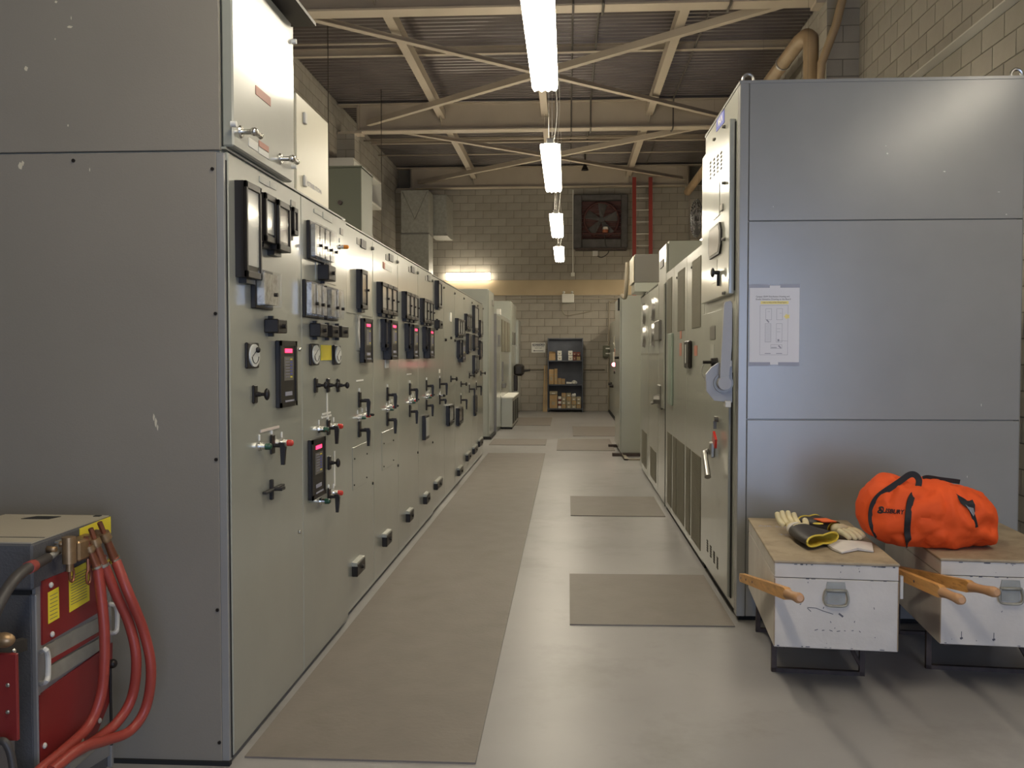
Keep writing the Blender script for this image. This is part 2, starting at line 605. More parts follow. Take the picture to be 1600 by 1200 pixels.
# conduits that follow the deck and dip below each beam
for xc, r in ((.06, .014), (.43, .016), (1.99, .016)):
    pts = [(xc, 6.0, 6.36)]
    for yb in (11.66, 17.86):
        pts += [(xc, yb - .24, 6.34), (xc, yb - .17, 6.25), (xc, yb - .17, ZB - .0), (xc, yb - .12, ZB - .03), (xc, yb + .14, ZB - .03), (xc, yb + .18, 6.2), (xc, yb + .3, 6.34)]
    pts += [(xc, 23.7, 6.36)]
    struct('ceiling_conduit', MB().tube(pts, r, 8), 'dark_conduit', ceiling)
for zc, yc in ((6.27, 14.05), (6.2, 20.1), (6.22, 21.7)):
    struct('ceiling_conduit', MB().tube([(XL, yc, zc), (XC - 1.9 if yc < 20 else XR, yc, zc)], .018, 8), 'beam', ceiling)
# door frame of the opening behind the photographer
dr = MB().box(.40, .47, YF, YF + .06, 0, 3.14).box(3.33, 3.40, YF, YF + .06, 0, 3.14).box(.40, 3.40, YF, YF + .06, 3.08, 3.16)
struct('door_1', dr, 'lamp_metal')

# ------------------------------------------------------------------ pipes, hanging rods
pm = smooth_path([(3.02, 23.5, 5.6), (3.02, 18, 5.6), (3.02, 13, 5.6), (3.03, 12.3, 5.6), (3.06, 12.0, 5.54), (3.06, 11.9, 5.3), (3.06, 11.9, 4.0), (3.06, 11.9, 0.02)], 5)
t = thing('drain_pipe', 'thick beige pipe running under the roof along the right wall and turning down', 'pipe', (3.06, 11.9, 0))
obj('pipe_run', MB().tube(pm, .095, 16), 'pipe', t)
for p in (13.2, 15.4, 17.2):
    obj('pipe_clamp', MB().tube([(3.02, p, 5.6), (3.02, p + .05, 5.6)], .108, 16), 'steel', t)
dp = [at(1318, -8, Y=11.2), at(1306, 40, Y=11.25), at(1284, 98, Y=11.32), at(1282, 135, Y=11.34)]
dp.append(Vector((dp[-1].x, dp[-1].y, 0.01)))
tag(obj('downpipe', MB().tube(dp, [.05, .05, .05, .045, .045], 12), 'pipe'), 'thinner slanted beige downpipe in front of the block pilaster at right', 'pipe')

# ------------------------------------------------------------------ hanging fluorescent lamps
def lamp(y0, y1, label, x=-.19, zl=3.66, rod=.0035, grp='hanging fluorescent lamps over the aisle'):
    t = thing('hanging_lamp', label, 'lamp', (x, y0, zl), group=grp)
    W = .105
    prof = [(-.045, .085), (-W, .075), (-W * 1.0, .03), (-W * .82, .0), (-W * .5, .012), (-W * .25, -.004), (0, .012), (W * .25, -.004), (W * .5, .012), (W * .82, 0), (W, .03), (W, .075), (.045, .085)]
    mb = MB()
    n = len(prof)
    vs = [(x + a, y0 + .01, zl + b) for a, b in prof] + [(x + a, y1 - .01, zl + b) for a, b in prof]
    mb.add(vs, [(i, i + 1, n + i + 1, n + i) for i in range(n - 1)])
    mb.add(vs[:n], [list(range(n))])
    mb.add(vs[n:], [list(range(n))])
    obj('lens', mb, 'lens' if abs(x) < 1 or (x > 0 and y0 > 5) else 'lens_side', t)
    obj('housing', MB().box(x - .043, x + .043, y0, y1, zl + .075, zl + .14, b=.01), 'lamp_metal', t)
    if x > 2 and y0 > 5:  # unseen hood added to keep this row's uplight off the upper wall
        hd = MB()
        pr = [(x - .045, zl + .15), (x - .24, zl + .03), (x - .24, zl + .02), (x - .045, zl + .14), (x + .045, zl + .14), (x + .24, zl + .02), (x + .24, zl + .03), (x + .045, zl + .15)]
        hd.prism(pr, 'y', y0, y1)
        obj('uplight_baffle', hd, 'lamp_metal', t)
    for q, rr in ((y0 + .2, rod), (y1 - .2, min(rod, .0035) if abs(x) < 1 else .0012)):
        obj('suspension_cable', MB().cyl((x - .02, q, zl + .14), (x - .02, q, ZC), rr, n=6), 'steel' if abs(x) < 1 else 'dark_conduit', t)
    if abs(x) < 1:
        obj('power_cord', MB().tube(smooth_path([(x + .03, y0 + .3, zl + .14), (x + .07, y0 + .32, 4.2), (x + .02, y0 + .28, 4.8), (x + .05, y0 + .3, 5.5), (x + .03, y0 + .3, ZC)], 5), .005, 6), 'white', t)
    return t


lamp(.3, 2.74, 'long hanging fluorescent lamp directly over the photographer')
lamp(5.1, 7.6, 'nearest and largest hanging fluorescent lamp, cut off by the top of the photo')
lamp(9.8, 12.3, 'second hanging fluorescent lamp from the camera, below the second roof beam')
lamp(14.65, 17.1, 'third hanging fluorescent lamp from the camera, left of the wall fan')
lamp(19.15, 21.6, 'farthest and smallest of the hanging fluorescent lamps')
for y0, lab in ((4.9, 'nearest'), (8.6, 'second'), (13.0, 'third'), (16.8, 'farthest')):
    lamp(y0, y0 + 2.44, lab + ' lamp hidden behind the left row, hung on dark rods', x=-3.45, zl=3.22, rod=.007 if y0 > 12 else .0012, grp='hanging lamps behind the left row')
for y0, lab in ((1.6, 'nearest, outside the photo,'), (8.7, 'second'), (13.2, 'third'), (17.6, 'fourth'), (21.5, 'farthest')):
    lamp(y0, y0 + 2.44, lab + ' lamp behind the right cabinets', x=2.85 if y0 < 5 else 2.8, zl=3.3 if y0 < 5 else 3.7, rod=.0012, grp='hanging lamps behind the right cabinets')

t = thing('wall_lamp', 'horizontal glowing fluorescent lamp on the back wall at left', 'lamp', (-2.6, YB - .012, 3.5))
a, b = at(697, 432, Y=YB - .1), at(766, 432, Y=YB - .1)
zc = a.z
mb = MB()
for x0, x1 in ((a.x + .03, b.x - .03),):
    pr = [(YB - .03, zc - .085), (YB - .10, zc - .095), (YB - .145, zc - .05), (YB - .15, zc + .04), (YB - .11, zc + .085), (YB - .03, zc + .09)]
    mb.prism(pr, 'x', x0, x1)
obj('lens', mb, 'lens_wall', t)
obj('housing', MB().box(a.x, b.x, YB - .04, YB - .002, zc - .1, zc + .1), 'lamp_metal', t)
obj('end_cap', MB().box(a.x, a.x + .035, YB - .14, YB - .03, zc - .09, zc + .085, b=.015), 'lens_wall', t)
obj('end_cap', MB().box(b.x - .035, b.x, YB - .14, YB - .03, zc - .09, zc + .085, b=.015), 'lens_wall', t)
# ------------------------------------------------------------------ floor mats
def fmat(x0, x1, y0, y1, label, skew=0):
    pts = [(x0, y0), (x1, y0 + skew), (x1, y1 + skew), (x0, y1)]
    tag(obj('floor_mat', MB().prism(pts, 'z', 0, .007), 'mat'), label, 'mat')


fmat(-1.20, -.335, 3.30, 13.80, 'long brown rubber runner mat along the left row of cabinets')
fmat(.015, .925, 5.05, 6.22, 'nearest square rubber mat in front of the right cabinets, beside the big grey cabinet', .02)
fmat(.03, .905, 8.49, 9.65, 'second square rubber mat on the right of the aisle, at the vented cabinets')
fmat(-.17, .74, 14.25, 16.2, 'third rubber mat on the right, in front of the projecting cabinet')
fmat(.10, 1.02, 16.78, 19.0, 'farthest rubber mat on the right of the aisle')
fmat(-1.30, -.36, 15.05, 16.1, 'short rubber mat on the left just past the long runner')
fmat(-1.20, -.36, 19.2, 21.6, 'farthest rubber mat on the left near the shelf unit')


# ------------------------------------------------------------------ devices on cabinet faces
class Face:
    """a cabinet front in the plane X = fx that looks towards the aisle (s = +1: to +X, s = -1: to -X)"""
    def __init__(s, root, fx, sg):
        s.root, s.fx, s.s, s.lim = root, fx, sg, None

    def q(s, p, xn, yt, yb, xf):
        X = s.fx + s.s * p
        a, b, c = at(xn, yt, X=X), at(xn, yb, X=X), at(xf, yt, X=X)
        return a.y, c.y, b.z, a.z

    def X(s, p):
        return s.fx + s.s * p

    def cl(s, y0, y1):
        """keep a device inside its own cabinet front"""
        if s.lim:
            a, b = s.lim
            d = max(0, a + .01 - y0) - max(0, y1 - (b - .01))
            y0, y1 = y0 + d, y1 + d
        return y0, y1


def plate(fc, name, m, xn, yt, yb, xf, p=.003, b=0, dy=0, base=0, parent=None):
    y0, y1, z0, z1 = fc.q(p, xn, yt, yb, xf)
    y0, y1 = fc.cl(y0 + dy, y1 + dy)
    return obj(name, MB().box(fc.X(base), fc.X(p), y0, y1, z0, z1, b=b), m, parent or fc.root)


def relay(fc, xn, yt, yb, xf, p=.045, n=1, dy=0, card='card', glassy=False, knob=False):
    if fc.lim and fc.lim[0] > 4.9: p = min(p, .042)
    Y0, Y1, z0, z1 = fc.q(p, xn, yt, yb, xf)
    Y0, Y1 = fc.cl(Y0 + dy, Y1 + dy)
    w = (Y1 - Y0) / n
    for i in range(n):
        y0, y1 = Y0 + i * w + .002, Y0 + (i + 1) * w - .002
        X0, X1 = fc.X(0), fc.X(p)
        s = fc.s
        fw = min(.016, w * .2)
        mb = MB().box(X0, X1 - s * .012, y0, y1, z0, z1)
        if glassy:
            fw = .006
            mb = MB().box(X0, X0 + s * p * .35, y0 - .003, y1 + .003, z0 - .008, z1 + .008, b=.003)
            r = obj('protective_relay', mb, 'black', fc.root)
            obj('relay_works', MB().box(X0 + s * p * .35, X1 - s * .012, y0 + .012, y1 - .012, z0 + .01, z1 - .01), 'disc', r)
            obj('glass_cover', MB().box(X0 + s * p * .36, X1, y0, y1, z0, z1, b=.004), 'glass', r)
            k = MB().cyl((X1, (y0 + y1) / 2, z0 + (z1 - z0) * .35), (X1 + s * .015, (y0 + y1) / 2, z0 + (z1 - z0) * .35), .008, n=10)
            obj('cover_knob', k, 'black', r)
            continue
        for ya, yb_, za, zb in ((y0, y0 + fw, z0, z1), (y1 - fw, y1, z0, z1), (y0, y1, z0, z0 + fw * 1.6), (y0, y1, z1 - fw * 1.6, z1)):
            mb.box(X1 - s * .012, X1, ya, yb_, za, zb, b=.002)
        mb.box(X0, X0 + s * .03, y0 + w * .2, y1 - w * .2, z0 - .02, z0 + .005)
        if knob:
            mb.cyl((X1, y1 - fw / 2, (z0 + z1) / 2), (X1 + s * .012, y1 - fw / 2, (z0 + z1) / 2), .007, n=8)
        r = obj('protective_relay', mb, 'black', fc.root)
        obj('dial_card', MB().box(X1 - s * .012, X1 - s * .008, y0 + fw, y1 - fw, z0 + fw * 1.6 + (z1 - z0) * .06, z1 - fw * 1.6), card, r)
        if w > .06:
            obj('glass_pane', MB().box(X1 - s * .005, X1 - s * .003, y0 + fw, y1 - fw, z0 + fw * 1.6, z1 - fw * 1.6), 'glass', r)


def digital(fc, xn, yt, yb, xf, p=.02, dy=0, lit=True):
    y0, y1, z0, z1 = fc.q(p, xn, yt, yb, xf)
    y0, y1 = fc.cl(y0 + dy, y1 + dy)
    s, X0, X1 = fc.s, fc.X(0), fc.X(p)
    w, h = y1 - y0, z1 - z0
    mb = MB().box(X0, X1, y0, y1, z0, z1, b=.003)
    fw = w * .09
    for ya, yb_, za, zb in ((y0, y0 + fw, z0, z1), (y1 - fw, y1, z0, z1), (y0, y1, z0, z0 + fw), (y0, y1, z1 - fw, z1)):
        mb.box(X1, X1 + s * .004, ya, yb_, za, zb)
    r = obj('digital_relay', mb, 'black', fc.root)
    obj('led_display', box(X1, X1 + s * .002, y0 + w * .30, y1 - w * .28, z1 - h * .18, z1 - h * .12), 'redled' if lit else 'card_brown', r)
    km = MB().box(X1, X1 + s * .001, y0 + w * .25, y1 - w * .2, z1 - h * .60, z1 - h * .24, m=0)
    for i in range(7):
        zz = z1 - h * (.27 + i * .045)
        km.box(X1 + s * .001, X1 + s * .002, y0 + w * .32, y0 + w * .55, zz - h * .010, zz, m=1)
        km.box(X1 + s * .001, X1 + s * .002, y0 + w * .60, y0 + w * .72, zz - h * .018, zz, m=2 if i in (0, 6) else 3)
    obj('keypad', km, ['plategrey', 'inkgrey', 'yellow', 'blue'], r)
    obj('nameplate', MB().box(X1, X1 + s * .002, y0 + w * .3, y0 + w * .7, z0 + h * .17, z0 + h * .23).box(X1, X1 + s * .002, y0 + w * .3, y0 + w * .82, z0 + h * .075, z0 + h * .10), 'inkgrey', r)


def pistol(fc, px, y_, p=.055, dy=0, L=.075, s_=1.0, small=False):
    """control switch: escutcheon, shaft and a pistol grip that hangs down"""
    a = at(px, y_, X=fc.fx)
    y, z, s = sum(fc.cl(a.y + dy - .03, a.y + dy + .03)) / 2, a.z, fc.s
    X0 = fc.X(0)
    mb = MB().box(X0, X0 + s * .010, y - .022 * s_, y + .022 * s_, z - .035 * s_, z + .045 * s_, b=.003)
    mb.cyl((X0, y, z), (X0 + s * p, y, z), .0085 * s_, n=10)
    mb.prism([(X0 + s * (p - .002), z + .012), (X0 + s * (p + .016), z + .012), (X0 + s * (p + .022), z - .005), (X0 + s * (p + .016), z - L), (X0 + s * (p + .002), z - L)], 'y', y - .009, y + .009)
    mb.box(X0 + s * .03, X0 + s * (p + .015), y - .008, y + .008, z - .006, z + .012, b=.003)
    r = obj('control_switch', mb, 'black', fc.root)
    obj('position_tab', box(X0, X0 + s * .006, y - .004, y + .004, z + .047 * s_, z + .062 * s_), 'white', r)


def keyknob(fc, px, y_, p=.08, dy=0, r_=.016):
    a = at(px, y_, X=fc.fx)
    y, z, s = sum(fc.cl(a.y + dy - .03, a.y + dy + .03)) / 2, a.z, fc.s
    X0 = fc.X(0)
    mb = MB().box(X0, X0 + s * .012, y - .020, y + .020, z - .036, z + .036, b=.004)
    mb.cyl((X0, y, z), (X0 + s * .03, y, z), .013, .009, n=12)
    mb.cyl((X0, y, z), (X0 + s * p, y, z), .007, n=10)
    mb.ball((X0 + s * (p + .006), y, z), (.012, r_ * .8, r_ * 1.5), seg=10, rings=8)
    obj('selector_switch', mb, 'black', fc.root)


def pilot(fc, px, y_, m, dy=0, tabz=.035, r=.013):
    a = at(px, y_, X=fc.fx)
    y, z, s = sum(fc.cl(a.y + dy - .03, a.y + dy + .03)) / 2, a.z, fc.s
    X0 = fc.X(0)
    c = obj('indicator_lamp', MB().cyl((X0, y, z), (X0 + s * .008, y, z), r * 1.45, r * 1.3, n=14).cyl((X0 + s * .008, y, z), (X0 + s * .026, y, z), r * 1.05, n=14), 'chrome', fc.root)
    obj('lens', MB().cyl((X0 + s * .026, y, z), (X0 + s * .045, y, z), r * 1.1, r * 1.05, n=14).ball((X0 + s * .045, y, z), (.008, r, r), seg=12, rings=6), m, c)
    obj('tag_plate', box(X0, X0 + s * .004, y - .004, y + .004, z + tabz - .012, z + tabz + .012), 'white', c)


def testblock(fc, xn, yt, yb, xf, p=.06, dy=0):
    y0, y1, z0, z1 = fc.q(p, xn, yt, yb, xf)
    s, X0, X1 = fc.s, fc.X(0), fc.X(p)
    y0, y1 = fc.cl(y0 + dy, y1 + dy)
    ym, zm = (y0 + y1) / 2, (z0 + z1) / 2
    mb = MB().box(X0, X1, y0, y1, z0, z1, b=.004)
    mb.cyl((X1, ym, zm), (X1 + s * .014, ym, zm), .010, n=10)
    mb.box(X0, X0 + s * .02, ym - .008, ym + .008, z0 - .014, z1 + .014)
    obj('test_block', mb, 'black', fc.root)


def meter(fc, xn, yt, yb, xf, p=.014, dy=0, knob=False):
    y0, y1, z0, z1 = fc.q(p, xn, yt, yb, xf)
    s, X0, X1 = fc.s, fc.X(0), fc.X(p)
    ym, zm = (y0 + y1) / 2, (z0 + z1) / 2
    ry, rz = (y1 - y0) * .43, (z1 - z0) * .44
    r = obj('panel_meter', MB().box(X0, X1, y0, y1, z0, z1, b=.004), 'black', fc.root)
    k = 24
    ring = [(ym + ry * math.cos(2 * PI * i / k), zm + rz * math.sin(2 * PI * i / k)) for i in range(k)]
    obj('dial', MB().prism(ring, 'x', X1, X1 + s * .006), 'cardlight', r)
    nb = MB().prism([(ym - ry * .5, zm - rz * .1), (ym + ry * .5, zm + rz * .55), (ym + ry * .5, zm + rz * .60), (ym - ry * .55, zm - rz * .02)], 'x', X1 + s * .006, X1 + s * .007)
    nb.tube([(X1 + s * .007, ym + ry * .7 * math.cos(t_), zm + rz * .7 * math.sin(t_)) for t_ in [PI * (1.05 + .09 * i) for i in range(11)]], .0018, 5)
    if knob:
        nb.ball((X1 + s * .012, ym + ry * .3, zm + rz * .5), (.01, .012, .012), seg=8, rings=6)
    obj('needle', nb, 'black', r)


def foot_latch(fc, xn, yt, yb, xf, dy=0):
    y0, y1, z0, z1 = fc.q(.035, xn, yt, yb, xf)
    y0, y1 = fc.cl(y0 + dy, y1 + dy)
    s, X0 = fc.s, fc.X(0)
    mb = MB().box(X0, X0 + s * .035, y0, y1, z0, z1, b=.004, m=1)
    mb.prism([(X0, z1 + .012), (X0 + s * .03, z1 + .008), (X0 + s * .034, z1 - .012), (X0, z1 - .012)], 'y', y0 - .004, y1 + .004, m=0)
    mb.cyl((X0 + s * .035, (y0 + y1) / 2 + .01, (z0 + z1) / 2), (X0 + s * .048, (y0 + y1) / 2 + .01, (z0 + z1) / 2), .012, n=8, m=1)
    obj('foot_latch', mb, ['paint', 'black'], fc.root)


def bolt(fc, px, py, r=.009, m='black', dy=0, p=.008, name='bolt'):
    a = at(px, py, X=fc.fx)
    a.y = sum(fc.cl(a.y - r, a.y + r)) / 2
    obj(name, MB().cyl((fc.fx, a.y + dy, a.z), (fc.X(p), a.y + dy, a.z), r, r * .8, n=8), m, fc.root)


# ------------------------------------------------------------------ left row of switchgear
LY = [3.255, 4.171, 5.040, 5.830, 6.690, 7.600, 8.430, 9.300, 10.20, 11.115, 12.05, 12.80, 13.62]
ZT = 2.25
LLAB = [
    'nearest left switchgear cabinet with an upper door section and four black relays at top',
    'second left switchgear cabinet, with two glass-cased relay groups and a yellow tag',
    'third left switchgear cabinet, one big black relay and a torn white paper on its door',
    'fourth left switchgear cabinet, with a small red-edged label above its triple relay',
    'fifth left switchgear cabinet, just behind the one with the red-edged label',
    'sixth left switchgear cabinet, with a tall black window low on its door',
    'seventh left switchgear cabinet, with one tall narrow relay high up and a small black block',
    'eighth left switchgear cabinet, nearly bare, with one small white plate',
    'ninth left switchgear cabinet, with triple relay lower than its neighbours before it',
    'tenth left switchgear cabinet, right after the one with the low triple relay',
    'eleventh left switchgear cabinet, next to last, with a tall bar of relays',
    'last switchgear cabinet of the left row, farthest from the camera',
]
faces = []
for i in range(12):
    y0, y1 = LY[i], LY[i + 1]
    fx = -1.228 if i < 2 else -1.250 if i < 6 else -1.262
    t = thing('switchgear_cabinet', LLAB[i], 'cabinet', (fx, y0, 0), group='switchgear cabinets of the left row')
    faces.append(Face(t, fx, 1))
    faces[-1].lim = (y0, y1)
    obj('body', MB().box(fx - 2.1, fx - .026, y0, y1 - .001, .0, ZT - .004), 'paint_left', t)
    dm = MB().box(fx - .022, fx, y0 + (.012 if i == 0 else .004), y1 - .004, .022, ZT - .012, b=.004)
    obj('door', dm, 'paint_left', t)
    obj('top_plate', MB().box(fx - 2.1, fx - .004, y0, y1 - .001, ZT - .004, ZT + .004), 'paint_left', t)
    if i > 1:
        obj('corner_bolt', MB().cyl((fx, y1 - .03, ZT - .07), (fx + .018, y1 - .03, ZT - .07), .014, .010, n=8), 'plategrey', t)

c = faces[0]
t = c.root
# near side of the row, and the upper section
ZS = 2.236
obj('side_panel', MB().box(-3.6, -1.262, 3.238, 3.256, .012, ZS - .003, b=.002), 'paint_side_shaded', t)
obj('side_panel', MB().box(-3.6, -1.247, 3.238, 3.256, ZS + .003, 3.1, b=.002), 'paint_side_shaded', t)
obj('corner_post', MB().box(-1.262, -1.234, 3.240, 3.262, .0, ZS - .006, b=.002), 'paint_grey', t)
obj('floor_seal', box(-3.6, -1.23, 3.228, 3.25, 0, .016), 'gap', t)
obj('door_gap', box(-1.245, -1.232, 3.2565, 3.270, .02, ZS - .03), 'gap', t)
sm = MB()
for px, py in ((115, 251), (332, 264), (337, 490), (338, 718), (340, 953), (343, 1160), (129, 1165)):
    a = at(px, py, Y=3.238)
    obj('panel_screw', MB().cyl((a.x, 3.2385, a.z), (a.x, 3.234, a.z), .0065, n=10), 'black', t)
ch = MB()
for px, py, sx, sz in ((40, 107, 4, 4), (31, 259, 5, 6), (35, 255, 3, 4), (108, 42, 6, 2), (86, 61, 1.2, 1.5), (106, 196, 1.5, 2), (87, 3, 3, 2), (240, 652, 2, 6), (243, 660, 2.5, 8), (246, 668, 1.5, 5), (140, 265, 1, 3), (111, 28, 1, 3)):
    a = at(px, py, Y=3.238)
    k = .00232
    ch.prism([(a.x - sx * k * .6, a.z), (a.x, a.z + sz * k), (a.x + sx * k, a.z + sz * k * .3), (a.x + sx * k * .5, a.z - sz * k), (a.x - sx * k * .3, a.z - sz * k * .7)], 'y', 3.2378, 3.2385)
obj('paint_chips', ch, 'chip', t)['kind'] = 'stuff'
obj('upper_body', MB().box(-3.6, -1.256, 3.258, 4.165, ZT + .004, 3.09), 'paint_left', t)
fu = Face(t, -1.205, 1)
a, b = at(355, 222, X=-1.205), at(457, 287, X=-1.205)
zt_ = at(457, 38, X=-1.205).z
ud = obj('upper_door', MB().box(-1.247, -1.205, 3.262, b.y, a.z, zt_, b=.006), 'paint_left', t)
obj('roof_plate', MB().box(-3.6, -1.125, 3.2, at(470, 33, X=-1.15).y + .15, zt_ + .02, zt_ + .035), 'dark_conduit', t)
for px, py in ((376, 206), (438, 248)):
    a = at(px, py, X=-1.205)
    hb = MB().cyl((-1.205, a.y, a.z), (-1.198, a.y, a.z), .024, .02, n=14)
    hb.cyl((-1.198, a.y, a.z), (-1.155, a.y, a.z), .010, n=12)
    hb.box(-1.165, -1.145, a.y - .012, a.y + .075, a.z - .008, a.z + .008, b=.004)
    hb.ball((-1.155, a.y, a.z), .016, seg=10, rings=6)
    hb.ball((-1.155, a.y + .07, a.z), .012, seg=8, rings=6)
    obj('t_handle', hb, 'chrome', ud)
for px, py in ((361, 194), (456, 65), (456, 260)):
    a = at(px, py, X=-1.205)
    obj('door_stud', MB().cyl((-1.205, a.y, a.z), (-1.185, a.y, a.z), .011, .011, n=10), 'white', ud)
plate(fu, 'warning_plate', 'redlabel', 400, 133, 147, 423, p=.002, parent=ud)
plate(fu, 'warning_plate', 'white', 389, 214, 228, 403, p=.002, parent=ud)
plate(fu, 'warning_plate', 'redlabel', 405, 219, 228, 420, p=.002, parent=ud)
plate(fu, 'warning_plate', 'white', 405, 230, 239, 420, p=.002, parent=ud)
# devices, first cabinet
relay(c, 385, 281, 432, 409, p=.046, card='cardlight', knob=False)
relay(c, 415.5, 300, 376, 433, p=.05, card='cardlight')
relay(c, 436, 311, 389, 454.5, p=.062, card='card_brown')
relay(c, 459.5, 323, 366, 466.5, p=.05, card='card_brown')
relay(c, 415, 421, 478, 441, p=.06, glassy=True)
testblock(c, 435, 498, 520, 449, p=.06)
meter(c, 387.5, 535, 576, 405, knob=True)
digital(c, 437, 532, 638, 463)
keyknob(c, 396, 616, p=.048)
plate(c, 'engraved_strip', 'pinkwhite', 408, 672, 676, 436.6)
pilot(c, 405, 697.5, 'greenlens')
pilot(c, 440, 692, 'redlens')
pistol(c, 424, 696, L=.080, p=.040)
plate(c, 'engraved_strip', 'card', 406, 275, 284, 421)
plate(c, 'engraved_strip', 'card', 422, 283, 292, 432)
plate(c, 'engraved_strip', 'plategrey', 455, 312, 321, 462)
a = at(422, 764, X=c.fx)
obj('door_latch', MB().box(c.fx, c.fx + .014, a.y - .010, a.y + .010, a.z - .045, a.z + .04, b=.003).box(c.fx + .004, c.fx + .022, a.y - .11, a.y + .13, a.z - .006, a.z + .004, b=.002).cyl((c.fx, a.y, a.z), (c.fx + .05, a.y, a.z), .008, n=8).box(c.fx + .04, c.fx + .052, a.y - .005, a.y + .04, a.z - .006, a.z + .006), 'blackmatte', c.root)
bolt(c, 466.5, 546, .009, 'chrome', p=.012)
bolt(c, 466.5, 831, .010, 'chrome', p=.012)

# second cabinet
c = faces[1]
relay(c, 495, 346, 401, 527, p=.05, n=4, glassy=True)
pilot(c, 530, 386, 'orangelens', r=.010)
plate(c, 'relay_base', 'paint_left', 494, 408, 437, 525, p=.004, b=.001)
testblock(c, 514, 413, 437, 525, p=.06)
relay(c, 486, 438, 492, 513.5, p=.05, n=3, glassy=True)
relay(c, 521, 449, 497, 538, p=.05, n=2, glassy=True)
for a_ in ((501, 505, 526, 512), (519.5, 508, 527, 530), (534.5, 509, 527, 545)):
    testblock(c, *a_, p=.055)
meter(c, 487, 537, 571, 499)
meter(c, 523, 539, 570, 532.5)
plate(c, 'inspection_tag', 'yellow', 502, 539, 563, 518)
for px in (492, 511, 527):
    keyknob(c, px, 602, p=.048, r_=.012)
obj('mimic_line', box(c.fx, c.fx + .002, *[at(510.3, 630, X=c.fx).y, at(512, 630, X=c.fx).y], at(511, 655, X=c.fx).z, at(511, 614, X=c.fx).z), 'white', c.root)
plate(c, 'engraved_strip', 'white', 504.5, 646, 649, 517)
plate(c, 'engraved_strip', 'white', 503.5, 651, 654, 518)
pilot(c, 498, 671, 'greenlens')
pilot(c, 521, 666, 'redlens')
pistol(c, 512, 669, L=.08, p=.038)
digital(c, 487, 688, 783, 508)
keyknob(c, 513, 723, p=.045)
obj('mimic_line', box(c.fx, c.fx + .002, *[at(522, 730, X=c.fx).y, at(523.5, 730, X=c.fx).y], at(522, 760, X=c.fx).z, at(522, 705, X=c.fx).z), 'white', c.root)
pilot(c, 500, 783, 'greenlens')
pilot(c, 521, 770, 'redlens')
pistol(c, 513, 776, L=.08, p=.038)
plate(c, 'engraved_strip', 'card', 491, 326, 332, 503)
plate(c, 'engraved_strip', 'card', 505, 331, 341, 519)
plate(c, 'engraved_strip', 'plategrey', 532, 356, 366, 536.5)

# third cabinet
c = faces[2]
plate(c, 'relay_base', 'paint_left', 541, 404, 488, 581, p=.005, b=.001)
relay(c, 566, 420, 482, 575, p=.085, card='card_brown', knob=True)
plate(c, 'relay_base', 'paint', 557, 491, 548, 567, p=.003, b=.001)
tp = [at(560 + dx, y_, X=c.fx + .004) for dx, y_ in ((1, 492), (5, 494), (7, 500), (6, 507), (8, 514), (7, 523), (6.5, 530), (5, 545), (2, 543), (1, 531), (-.5, 520), (.5, 508), (0, 499))]
obj('torn_paper', MB().prism([(p.y, p.z) for p in tp], 'x', c.fx + .003, c.fx + .005), 'whitebox', c.root)
digital(c, 569, 497, 567, 582, p=.03)
plate(c, 'engraved_strip', 'white', 557, 594, 596.5, 568)
pistol(c, 561, 626, L=.095, s_=1.2, p=.048)
pilot(c, 558.5, 653, 'greenlens', r=.008)
pilot(c, 566, 650, 'redlens', r=.008)
pilot(c, 572, 648, 'black', r=.008)
pistol(c, 561, 672, L=.095, s_=1.2, p=.048)
for k_ in (0,):
    pl_ = plate(c, 'access_panel', 'paint_left', 551, 700, 767, 573, p=.003, b=.001)
for px, py in ((553, 717), (572.5, 709), (552.5, 758), (572, 746)):
    bolt(c, px, py, .006)
bolt(c, 582, 755, .011, dy=0)
foot_latch(c, 559, 882, 902, 571)
plate(c, 'nameplate', 'plategrey', 558, 371, 381, 564)
plate(c, 'nameplate', 'black', 565, 373, 386, 572.5, p=.008)

# fourth to sixth cabinets share their layout
for k, (c, dy) in enumerate(((faces[3], 0), (faces[4], .905), (faces[5], 1.76))):
    relay(c, 598, 440, 489, 622, p=.07, n=3, dy=dy, card='card', knob=True)
    relay(c, 604, 498, 543, 610.5, p=.07, dy=dy, card='card_brown')
    digital(c, 611, 500, 562, 621.5, p=.055, dy=dy)
    pistol(c, 605, 617, L=.095, s_=1.2, p=.048, dy=dy)
    pilot(c, 604, 640, 'greenlens', r=.0075, dy=dy)
    pilot(c, 608.5, 636, 'redlens', r=.0075, dy=dy)
    pilot(c, 612, 634, 'black', r=.0075, dy=dy)
    pistol(c, 605, 656, L=.095, s_=1.2, p=.048, dy=dy)
    foot_latch(c, 605, 837, 855, 613, dy=dy)
    plate(c, 'nameplate', 'plategrey', 603, 397, 406, 607.5, dy=dy)
    plate(c, 'nameplate', 'black', 609, 396, 407, 615, p=.008, dy=dy)
c = faces[3]
plate(c, 'access_panel', 'paint_left', 597, 676, 736, 614, p=.003, b=.001)
for px, py in ((599, 693), (614, 688), (599, 729), (614, 719)):
    bolt(c, px, py, .006)
plate(c, 'blank_plate', 'paint_left', 593.5, 500, 535, 599, p=.003, b=.001)
plate(c, 'hanging_tag', 'white', 602.5, 560, 575, 607.5, p=.004)
plate(c, 'small_label', 'white', 600, 411, 420, 612)
plate(c, 'small_label', 'redlabel', 599, 409, 419, 601.5, p=.004)
bolt(c, 622, 727, .011)
c = faces[4]
plate(c, 'engraved_strip', 'white', 636, 584, 586, 643)
bolt(c, 652.5, 707, .011)
c = faces[5]
y0, y1, z0, z1 = c.q(.03, 665, 650, 688, 671)
r = obj('tall_window', MB().box(c.fx, c.fx + .03, y0, y1, z0, z1, b=.003), 'black', c.root)
